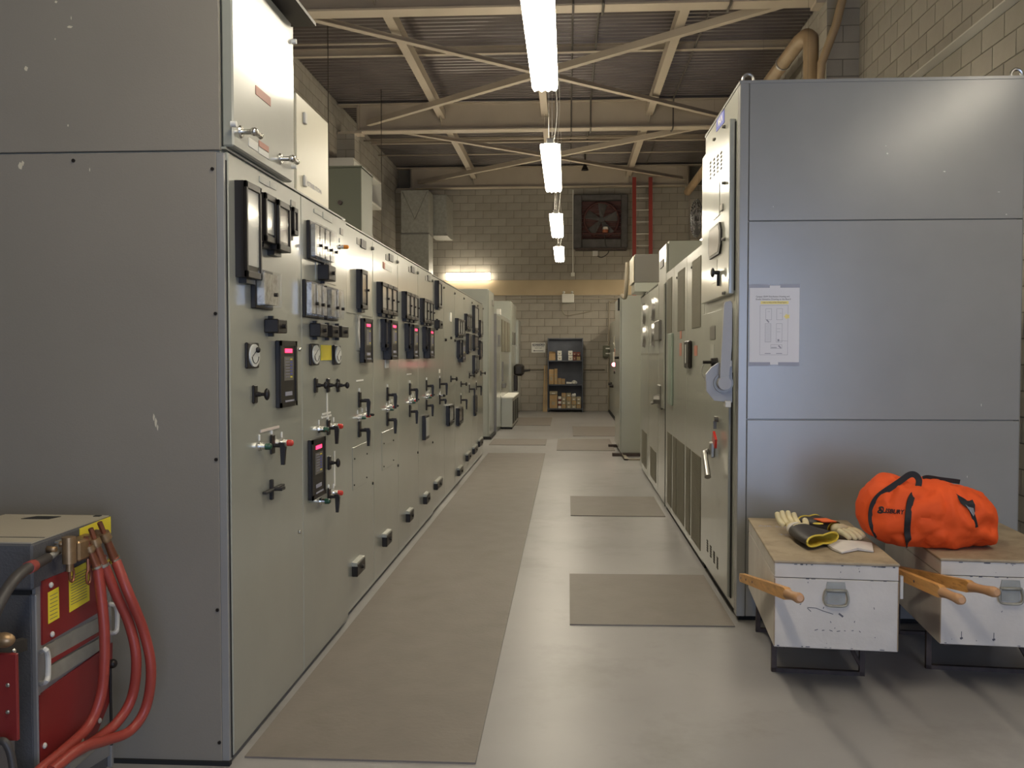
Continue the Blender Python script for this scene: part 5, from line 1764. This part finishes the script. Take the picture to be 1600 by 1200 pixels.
t = thing('duffel_bag', 'bright orange canvas duffel bag with black straps lying on the right chest', 'bag', (bX[6], CY, .6))
nu, nv = 110, 84
vs, fs = [], []
for i in range(nu + 1):
    x = bX[0] + (bX[-1] - bX[0]) * (.5 - .5 * math.cos(PI * i / nu))
    for j in range(nv):
        vs.append(bag_pt(x, 2 * PI * j / nv))
for i in range(nu):
    for j in range(nv):
        fs.append((i * nv + j, i * nv + (j + 1) % nv, (i + 1) * nv + (j + 1) % nv, (i + 1) * nv + j))
fs += [list(range(nv)), [nu * nv + j for j in range(nv)]]
obj('bag_body', MB().add(vs, fs, smooth=True), 'orange', t)


def on_bag(px, py, lift=.006):
    """point on the bag's front surface seen at a pixel"""
    y = CY - .12
    p = at(px, py, Y=y)
    for _ in range(12):
        best = None
        zt, zb, hd = interp(p.x, bX, bT), interp(p.x, bX, bB), interp(p.x, bX, bhd)
        zn = max(-.98, min(.98, (p.z - (zt + zb) / 2) / max(.01, (zt - zb) / 2)))
        s = math.copysign(abs(zn) ** (NE / 2), zn)
        th = PI - math.asin(max(-1, min(1, s)))
        q = bag_pt(p.x, th)
        y = .5 * y + .5 * q.y
        p = at(px, py, Y=y)
    return Vector((p.x, y - lift, p.z))


def ribbon(name, pts, width, m, parent, free=()):
    """webbing strip through world points; width vector lies across the run in the picture plane"""
    pp = smooth_path(pts, 6)
    mb = MB()
    vs = []
    for i, p in enumerate(pp):
        a, b = pp[max(0, i - 1)], pp[min(len(pp) - 1, i + 1)]
        d = (b - a).normalized()
        n_ = Vector((-d.z, 0, d.x))
        n_ = n_.normalized() if n_.length > .1 else Vector((1, 0, 0))
        vs += [p + n_ * width / 2, p - n_ * width / 2, p - n_ * width / 2 + Vector((0, .004, 0)), p + n_ * width / 2 + Vector((0, .004, 0))]
    fs = []
    for i in range(len(pp) - 1):
        for k in range(4):
            fs.append((i * 4 + k, i * 4 + (k + 1) % 4, (i + 1) * 4 + (k + 1) % 4, (i + 1) * 4 + k))
    mb.add(vs, fs, smooth=False)
    return obj(name, mb, m, parent)


fp = [on_bag(x, y_) for x, y_ in ((1371, 838), (1363, 822), (1361, 805), (1364, 788), (1374, 774))]
fp += [at(1392, 762, Y=CY - .13), at(1408, 751, Y=CY - .12), at(1421, 742, Y=CY - .11), at(1430, 742, Y=CY - .11), at(1436, 750, Y=CY - .11), at(1434, 762, Y=CY - .125)]
fp += [on_bag(x, y_) for x, y_ in ((1424, 777), (1420, 793), (1418, 812), (1417, 830))] + [on_bag(1418, 844, .012), on_bag(1419, 853, .008)]
ribbon('handle_strap', fp, .028, 'webbing', t)
bp = [at(1442, 748, Y=CY + .0), at(1450, 746, Y=CY + .02), at(1470, 749, Y=CY + .04), at(1490, 751.5, Y=CY + .05), at(1500, 753, Y=CY + .06)]
ribbon('handle_strap', bp, .022, 'webbing', t)
zp = [on_bag(x, y_, .004) for x, y_ in ((1478, 764), (1486, 770), (1497, 777), (1508, 784), (1516, 796), (1521, 808), (1525, 824))]


def patch(name, pix, m, lift):
    c = [on_bag(x, y_, lift) for x, y_ in pix]
    mb = MB()
    ctr = sum(c, Vector()) / len(c)
    n_ = len(c)
    mb.add([*c, ctr], [(i, (i + 1) % n_, n_) for i in range(n_)])
    return obj(name, mb, m, t)


op = ribbon('zip_opening', zp, .018, 'gap', t)
patch('zip_flap', [(1494, 775), (1500, 781), (1513, 782), (1518, 780), (1522, 788), (1522, 800), (1516, 798), (1508, 792), (1500, 786)], 'webbing', .010)
patch('bag_contents', [(1506, 787), (1511, 791), (1519, 793), (1521, 802), (1519, 806), (1513, 797)], 'set_alu', .014)
# lettering on the bag
big = text_mb('S', .044, (0, 0, 0), (1, 0, 0), (0, 0, 1), shear=.25, bold=.035)
sml = text_mb('ALISBURY'.replace('ALI', 'ALI'), .028, (0, 0, 0), (1, 0, 0), (0, 0, 1), shear=.25, width=.108, bold=.035)
txt = MB()
o1_, o2_, o3_ = on_bag(1374, 797), on_bag(1392, 800), on_bag(1409, 800)
for src, cxx, czz in ((big, on_bag(1374, 797), 0), (sml, on_bag(1392, 799), 0)):
    vv = []
    for v in src.v:
        X_, Z_ = cxx.x + v.x, cxx.z + v.z - .02 * v.x
        zt, zb, hd = interp(X_, bX, bT), interp(X_, bX, bB), interp(X_, bX, bhd)
        zn = max(-.98, min(.98, (Z_ - (zt + zb) / 2) / ((zt - zb) / 2)))
        th = PI - math.asin(math.copysign(abs(zn) ** (NE / 2), zn))
        q = bag_pt(X_, th)
        vv.append(Vector((X_, q.y - .004, Z_)))
    txt.add(vv, src.f)
obj('lettering', txt, 'webbing', t)


# ------------------------------------------------------------------ work gloves
def skin(name, verts, edges, rad, m, parent, sub=2):
    me = bpy.data.meshes.new(name)
    off = wloc(parent)
    me.from_pydata([Vector(v) - off for v in verts], edges, [])
    o = bpy.data.objects.new(name, me)
    C.objects.link(o)
    o.parent = parent
    me.materials.append(M[m])
    md = o.modifiers.new('skin', 'SKIN')
    sv = me.skin_vertices[0].data
    for i, r in enumerate(rad):
        sv[i].radius = r if isinstance(r, tuple) else (r, r)
    sv[0].use_root = True
    md.use_smooth_shade = True
    s2 = o.modifiers.new('sub', 'SUBSURF')
    s2.levels = s2.render_levels = sub
    return o


def glove_hand(parent, wrist, fwd, upv, m, curl=.4, L=.085, flip=1):
    """leather hand: palm, four fingers and a thumb that leaves the side of the palm"""
    f = Vector(fwd).normalized()
    u = Vector(upv)
    u = (u - f * u.dot(f)).normalized()
    s = f.cross(u) * flip
    W0 = Vector(wrist)
    verts = [W0, W0 + f * .045, W0 + f * .085]
    edges = [(0, 1), (1, 2)]
    rad = [(.034, .028), (.044, .030), (.046, .026)]
    o = skin('glove_palm', verts, edges, rad, m, parent)
    for k, (sx, ln) in enumerate(((-.040, .82), (-.014, .98), (.014, 1.0), (.040, .9))):
        b = W0 + f * .080 + s * sx
        p1 = W0 + f * .108 + s * sx * 1.1 + u * .004
        d1 = (f * math.cos(curl) + u * math.sin(curl)).normalized()
        p2 = p1 + d1 * L * .42 * ln
        d2 = (f * math.cos(curl * 2) + u * math.sin(curl * 2)).normalized()
        p3 = p2 + d2 * L * .33 * ln
        d3 = (f * math.cos(curl * 2.8) + u * math.sin(curl * 2.8)).normalized()
        p4 = p3 + d3 * L * .22 * ln
        skin('glove_finger', [b, p1, p2, p3, p4], [(0, 1), (1, 2), (2, 3), (3, 4)], [.016, .0160, .0155, .0145, .0125], m, parent)
    b = W0 + f * .02 + s * -.030
    p1 = b + f * .028 - s * .030 + u * .006
    p2 = p1 + f * .030 - s * .012 + u * .012
    p3 = p2 + f * .022 - s * .002 + u * .010
    skin('glove_thumb', [b, p1, p2, p3], [(0, 1), (1, 2), (2, 3)], [.019, .018, .0165, .014], m, parent)


def cuff(parent, name, a, b, ra, rb, m_out, m_in, n=24, keep_z=.603, wav=0, side=None):
    """open flattened cuff between two centre points; ra, rb = (half width, half height)"""
    a, b = Vector(a), Vector(b)
    d = (b - a).normalized()
    s = d.cross(Vector((0, 0, 1))).normalized()
    u = s.cross(d)
    mb = MB()
    K = 8
    out, inn = [], []
    for k in range(K + 1):
        t_ = k / K
        c = a.lerp(b, t_)
        w0 = ra[0] + (rb[0] - ra[0]) * t_
        h0 = ra[1] + (rb[1] - ra[1]) * t_
        sk_ = s.lerp(side, t_ * t_).normalized() if side else s
        for lst, g in ((out, 0), (inn, -.004)):
            for j in range(n):
                q = 2 * PI * j / n
                cw, sh_ = math.cos(q), math.sin(q)
                # a collapsed rubber cuff: pinched in the middle
                hh = h0 * (1 - wav * .55 * (1 - abs(cw)) ** 1.0 * t_)
                p = c + sk_ * (w0 + g) * cw + u * (hh + g) * sh_
                p.z = max(p.z, keep_z - (g * .6))
                lst.append(p)
    fo = [(k * n + j, k * n + (j + 1) % n, (k + 1) * n + (j + 1) % n, (k + 1) * n + j) for k in range(K) for j in range(n)]
    mb.add(out, fo, 0, True)
    mb.add(inn, [f[::-1] for f in fo], 1, True)
    rim = [out[K * n + j] for j in range(n)] + [inn[K * n + j] for j in range(n)]
    mb.add(rim, [(j, (j + 1) % n, n + (j + 1) % n, n + j) for j in range(n)], 1)
    o = obj(name, mb, [m_out, m_in], parent)
    # rolled rim
    pts = [out[K * n + j] for j in range(n)] + [out[K * n]]
    obj('rolled_rim', MB().tube(pts, .0045, 6, caps=False), m_in, o)
    return o


w1 = Vector((1.135, 4.52, .645))
e1 = Vector((1.190, 4.325, .642))
t = thing('work_glove', 'leather-palmed rubber glove with wide black cuff lined yellow, on the left chest', 'glove', (1.15, 4.45, .6), group='work gloves on the left chest')
fd = Vector((-.24, .97, 0)).normalized()
glove_hand(t, w1 + fd * .005, fd + Vector((0, 0, .12)), (0, 0, 1), 'leather', curl=.42, L=.082, flip=-1)
cuff(t, 'leather_cuff', w1 + fd * .05, w1 - fd * .01, (.047, .033), (.056, .036), 'leather_white', 'leather')
cuff(t, 'rubber_cuff', w1 + fd * .005, e1, (.060, .038), (.122, .038), 'rubber', 'rubber_yellow', wav=.9, side=Vector((-.76, -.65, 0)))
a = at(1291, 813, Z=.69)
obj('oval_label', MB().ball((1.215, 4.50, .684), (.026, .020, .004), seg=14, rings=6), 'rubber_yellow', t)
w2 = Vector((1.315, 4.60, .645))
t = thing('work_glove', 'leather glove with curled fingers and flat white cuff, right of the yellow-lined one', 'glove', (1.38, 4.45, .6), group='work gloves on the left chest')
fd = Vector((.42, -.90, 0)).normalized()
glove_hand(t, w2, fd + Vector((0, 0, .06)), (0, 0, -1), 'leather', curl=.24, L=.080, flip=-1)
cuff(t, 'rubber_cuff', w2 + fd * .01, w2 - fd * .15 + Vector((-.02, 0, .01)), (.050, .034), (.080, .040), 'rubber', 'rubber_yellow', wav=.8)
a = Vector((1.275, 4.60, .684))
sl = MB().add([a + Vector((-.050, .03, .002)), a + Vector((.02, .045, .002)), a + Vector((.055, -.02, -.004)), a + Vector((-.02, -.045, -.001))], [(0, 1, 2, 3)])
sl.add([v - Vector((0, 0, .004)) for v in sl.v[:4]], [(3, 2, 1, 0)])
obj('orange_patch', sl, 'orange_rubber', t)
# flat white leather gauntlet
gx = [at(px, py, Z=.606) for px, py in ((1288, 848), (1312, 846), (1345, 846), (1362, 851), (1365, 862), (1340, 859), (1315, 864), (1300, 858))]
n_ = len(gx)
ctr = sum(gx, Vector()) / n_
gm_ = MB()
vs = [Vector((p.x, p.y, .603)) for p in gx] + [Vector((p.x, p.y, .609 + .006 * (i % 2))) for i, p in enumerate(gx)] + [Vector((ctr.x, ctr.y, .634))]
gm_.add(vs, [(i, (i + 1) % n_, n_ + (i + 1) % n_, n_ + i) for i in range(n_)] + [(n_ + i, n_ + (i + 1) % n_, 2 * n_) for i in range(n_)] + [list(range(n_))[::-1]], smooth=True)
obj('gauntlet', gm_, 'leather_white', t)

# ------------------------------------------------------------------ test set with red cables
TX, TY0, TY1 = -1.56, 2.565, 3.02
t = thing('load_test_set', 'grey and red electrical test set on castors with three red cables, at bottom left', 'machine', (TX - .2, 2.8, 0))
X2 = TX - .36
obj('body', MB().box(X2, TX - .012, TY0 + .01, TY1, .09, .80, b=.004), 'set_grey', t)
obj('lid', MB().box(X2 - .01, TX, TY0, TY1 + .005, .815, .952, b=.006), 'set_grey', t)
obj('lid_top', MB().box(X2 - .01, TX - .004, TY0 + .004, TY1 + .001, .952, .956), 'set_top', t)
obj('lid_seam', box(X2, TX - .004, TY0 + .07, TY0 + .074, .956, .958), 'plategrey', t)
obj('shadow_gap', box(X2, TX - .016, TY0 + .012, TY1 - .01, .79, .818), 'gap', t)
a = at(63, 809, Z=.957)
obj('top_vent', MB().prism([(a.x - .055, a.y - .02), (a.x + .04, a.y - .02), (a.x + .055, a.y + .03), (a.x - .03, a.y + .03)], 'z', .956, .9575), 'gap', t)
a = at(153, 806, Z=.957)
obj('top_vent', box(a.x - .012, a.x + .01, a.y - .01, a.y + .008, .956, .958), 'gap', t)
for y in (TY0 + .01, TY1 - .018):
    obj('corner_trim', MB().box(TX - .014, TX + .003, y, y + .018, .09, .80, b=.003), 'set_alu', t)


def tpl(name, m, pix, p=.004, base=-.012, parent=None):
    c = [at(x, y_, X=TX + p) for x, y_ in pix]
    return obj(name, MB().prism([(q.y, q.z) for q in c], 'x', TX + base, TX + p), m, parent or t)


fr_ = tpl('front_panel', 'set_alu', [(55, 905), (168, 868), (172, 1180), (60, 1250)], p=-.002)
rp = tpl('red_panel', 'set_red', [(66, 908), (166, 867), (166, 950), (67, 1008)], p=.004)
lp = tpl('red_panel', 'set_red', [(62, 1087), (176, 1004), (174, 1090), (150, 1150), (64, 1230)], p=.006)
tpl('sliding_rail', 'zinc', [(70, 1010), (168, 958), (168, 978), (75, 1040)], p=.003)
tpl('red_rail', 'set_red', [(75, 1033), (160, 985), (160, 990), (76, 1040)], p=.006)
tpl('sliding_rail', 'zinc', [(76, 1043), (162, 994), (162, 1012), (77, 1066)], p=.008)
y1l = tpl('warning_label', 'yellow', [(75.5, 926), (92, 917), (93, 965), (76, 975)], p=.0055, base=.004, parent=rp)
y2l = tpl('warning_label', 'yellow', [(108, 892), (139, 876), (140, 938), (109, 957)], p=.0055, base=.004, parent=rp)
tpl('warning_label', 'yellow', [(125, 826), (173, 807), (173.5, 833), (125, 851)], p=.002, base=-.001)
lm = MB()
for k in range(11):
    f_ = k / 11
    y_a = 900 + f_ * 48
    a, b = at(111, y_a + 1.5, X=TX + .006), at(136, y_a - 11.5, X=TX + .006)
    lm.add([(a.x, a.y, a.z - .001), (b.x, b.y, b.z - .001), (b.x, b.y, b.z + .001), (a.x, a.y, a.z + .001)], [(0, 1, 2, 3)])
for k in range(7):
    y_a = 932 + k * 6
    a, b = at(78, y_a, X=TX + .006), at(90, y_a - 6, X=TX + .006)
    lm.add([(a.x, a.y, a.z - .001), (b.x, b.y, b.z - .001), (b.x, b.y, b.z + .001), (a.x, a.y, a.z + .001)], [(0, 1, 2, 3)])
obj('label_print', lm, 'ink', rp)['kind'] = 'stuff'
for px, py in ((79, 914), (164, 940), (81, 991), (69, 1165), (136, 1144), (155, 1126)):
    a = at(px, py, X=TX + .006)
    obj('panel_screw', MB().ball((TX + .008, a.y, a.z), (.006, .009, .009), seg=10, rings=6), 'lamp_metal', t)
a = at(176, 1037, X=TX + .02)
obj('lever_knob', MB().ball((TX + .02, a.y, a.z), .016, seg=12, rings=8).cyl((TX + .012, a.y, a.z), (TX + .012, a.y + .0, a.z - .28), .005, n=8), 'black', t)
# grab handles
for pix in (((64, 1018), (71, 1015), (75, 1025), (75, 1055), (72, 1065), (64, 1068)), ((165, 950), (172, 944), (182, 950), (183, 978), (180, 988), (166, 989))):
    pp = [at(x, y_, X=TX + .02 + (.015 if 0 < i < 5 else -.02)) for i, (x, y_) in enumerate(pix)]
    obj('grab_handle', MB().tube(smooth_path(pp, 4), .008, 8), 'lamp_metal', t)
# bronze clamp block with studs
def tp(px, py, o=.03):
    return at(px, py, X=TX + o)


b0, b1 = tp(98, 845, .05), tp(143, 878, .05)
cb = MB().box(TX + .0, TX + .055, tp(112, 860).y, tp(146, 860).y, tp(112, 878).z, tp(112, 846).z, b=.006)
p = tp(108, 862, .05)
cb.cyl((p.x, p.y, p.z - .035), (p.x, p.y, p.z + .045), .020, n=14)
cb.cyl((p.x, p.y, p.z - .06), (p.x, p.y, p.z - .03), .010, n=10)
clampo = obj('clamp_block', cb, 'bronze', t)
studs = [((138, 852), (152, 886)), ((147, 841), (162, 884)), ((162, 832), (180, 876))]
hose_start = []
for k, ((ax, ay), (bx_, by)) in enumerate(studs):
    A, B = tp(ax, ay, .05 + .012 * k), tp(bx_, by, .065 + .012 * k)
    d = (B - A)
    mb = MB()
    mb.cyl(A + d * -.35, A + d * .0, .0085, n=6, m=0)
    mb.cyl(A, A + d * .22, .017, .019, n=14, m=1)
    mb.cyl(A + d * .22, A + d * .30, .014, n=12, m=1)
    mb.cyl(A + d * .26, A + d * .95, .012, .015, n=12, m=0)
    mb.cyl(A + d * .90, A + d * 1.0, .019, .019, n=14, m=2)
    mb.box(A.x - .03, A.x - .005, A.y - .008, A.y + .008, A.z - .02, A.z + .008, m=1)
    obj('cable_terminal', mb, ['copper', 'bronze', 'chrome'], clampo)
    hose_start.append(B)
for (px, py) in ((80, 858), (94, 850), (109, 845)):
    p = tp(px, py, .012)
    obj('terminal_nut', MB().cyl((TX, p.y, p.z), (TX + .028, p.y, p.z), .011, .009, n=6), 'bronze', t)
for (px, py) in ((112, 888), (138, 892)):
    p = tp(px, py, .045)
    obj('wing_screw', MB().tube([(p.x, p.y + .012 * math.sin(q_), p.z - .02 + .022 * math.cos(q_)) for q_ in [2 * PI * i / 12 for i in range(13)]], .004, 6, caps=False).cyl((p.x, p.y, p.z), (p.x, p.y, p.z + .04), .006, n=8), 'copper', t)
hp = [
    ([(158, 930, .075), (163, 985, .085), (163, 1040, .085), (157, 1090, .075), (138, 1135, .06), (100, 1172, .05), (62, 1204, .05), (30, 1240, .06)], 'red cable nearest the test set panel, hanging almost straight'),
    ([(180, 925, .10), (202, 975, .13), (213, 1030, .15), (206, 1090, .13), (180, 1132, .10), (140, 1163, .075), (95, 1190, .07), (55, 1230, .07)], 'middle red cable of the test set'),
    ([(200, 925, .14), (224, 985, .17), (236, 1045, .19), (228, 1105, .17), (203, 1142, .14), (165, 1157, .11), (125, 1170, .10), (80, 1205, .09)], 'outermost red cable of the test set, bulging farthest right'),
]
for (pts, lab), hs in zip(hp, hose_start):
    pp = [hs - Vector((0, 0, -.005))] + [at(x, y_, X=TX + o) for x, y_, o in pts]
    obj('red_cable', MB().tube(smooth_path(pp, 8), .0165, 12), 'hose', t)
# black cable with red band at left
cp = [tp(74, 872, .02), tp(52, 884, .05), at(40, 890, X=TX + .07), at(22, 906, X=TX + .09), at(5, 932, X=TX + .10), at(-15, 975, X=TX + .10), at(-40, 1060, X=TX + .08)]
obj('black_cable', MB().tube(smooth_path(cp, 6), .0155, 12), 'cable', t)
cc = smooth_path(cp, 6)
obj('cable_band', MB().tube([cc[6], cc[8], cc[10]], .018, 12), 'hose', t)
obj('cable_lug', MB().tube([tp(92, 862, .018), tp(74, 872, .02)], [.008, .012], 8).box(TX, TX + .012, tp(95, 0).y - .03, tp(95, 0).y + .0, tp(90, 872).z, tp(90, 850).z), 'zinc', t)
# outlet pipe and castors at the foot
q0, q1 = at(112, 1190, X=TX + .06), at(176, 1183, X=TX + .06)
obj('outlet_fitting', MB().cyl((q0.x, q0.y - .05, q0.z + .004), (q0.x, q0.y + .10, q0.z + .004), .024, n=12, m=1).cyl((q0.x, q0.y + .10, q0.z + .004), (q0.x, q1.y, q0.z + .004), .018, n=14, m=0).cyl((q0.x, q0.y + .03, q0.z), (q0.x, q0.y + .05, q0.z + .05), .012, n=8, m=1).box(TX, q0.x, q0.y, q0.y + .05, q0.z - .015, q0.z + .015, m=1), ['bronze', 'zinc'], t)
for y in (TY0 + .07, TY1 - .07):
    for x in (TX - .05, X2 + .05):
        obj('castor', MB().cyl((x - .012, y, .036), (x + .012, y, .036), .036, n=16, m=0).box(x - .018, x + .018, y - .015, y + .015, .05, .092, m=1), ['black', 'steel'], t)

# second unit at the left edge
t = thing('bus_bar_unit', 'unit with red panel and black bus bar, cut off by the left edge', 'machine', (-1.75, 2.2, 0))
YQ = 2.28
r0, r1 = at(25, 1022, Y=YQ), at(25, 1158, Y=YQ)
obj('red_panel', MB().box(r0.x - .35, r0.x, YQ, YQ + .012, r1.z, r0.z, b=.002), 'set_red', t)
obj('unit_frame', MB().box(r0.x - .34, r0.x - .10, YQ + .012, YQ + .15, .0, r0.z - .02, b=.004), 'set_grey', t)
for py in (1070, 1112):
    a = at(13, py, Y=YQ)
    obj('panel_screw', MB().ball((a.x, YQ - .003, a.z), (.006, .004, .006), seg=8, rings=6), 'steel', t)
a, b = at(-20, 1020, Y=YQ - .02), at(38, 1003, Y=YQ + .18)
bar = MB()
for dz in (0,):
    A, B = Vector((a.x, YQ - .05, a.z)), Vector((b.x, YQ + .17, b.z))
    n_ = Vector((0, 0, .016))
    s_ = Vector((.022, -.012, 0))
    vs = [A + n_, A - n_, A - n_ + s_, A + n_ + s_, B + n_, B - n_, B - n_ + s_, B + n_ + s_]
    bar.add(vs, [(0, 1, 2, 3), (4, 5, 6, 7), (0, 1, 5, 4), (1, 2, 6, 5), (2, 3, 7, 6), (3, 0, 4, 7)])
    mid = A.lerp(B, .7)
    bar.ball(mid + Vector((.02, -.02, -.005)), .009, m=1, seg=8, rings=6)
obj('bus_bar', bar, ['blackmatte', 'chrome'], t)
obj('bronze_terminal', MB().ball(at(6, 1000, Y=YQ), (.03, .02, .02)).cyl(at(6, 1000, Y=YQ), at(-20, 985, Y=YQ), .012, n=8), 'bronze', t)
lp_ = [at(-10, 1160, Y=YQ - .03), at(5, 1158, Y=YQ - .04), at(14, 1170, Y=YQ - .04), at(19, 1190, Y=YQ - .04), at(21, 1215, Y=YQ - .04), at(20, 1250, Y=YQ - .03)]
obj('black_cable', MB().tube(smooth_path(lp_, 5), .010, 10), 'cable', t)
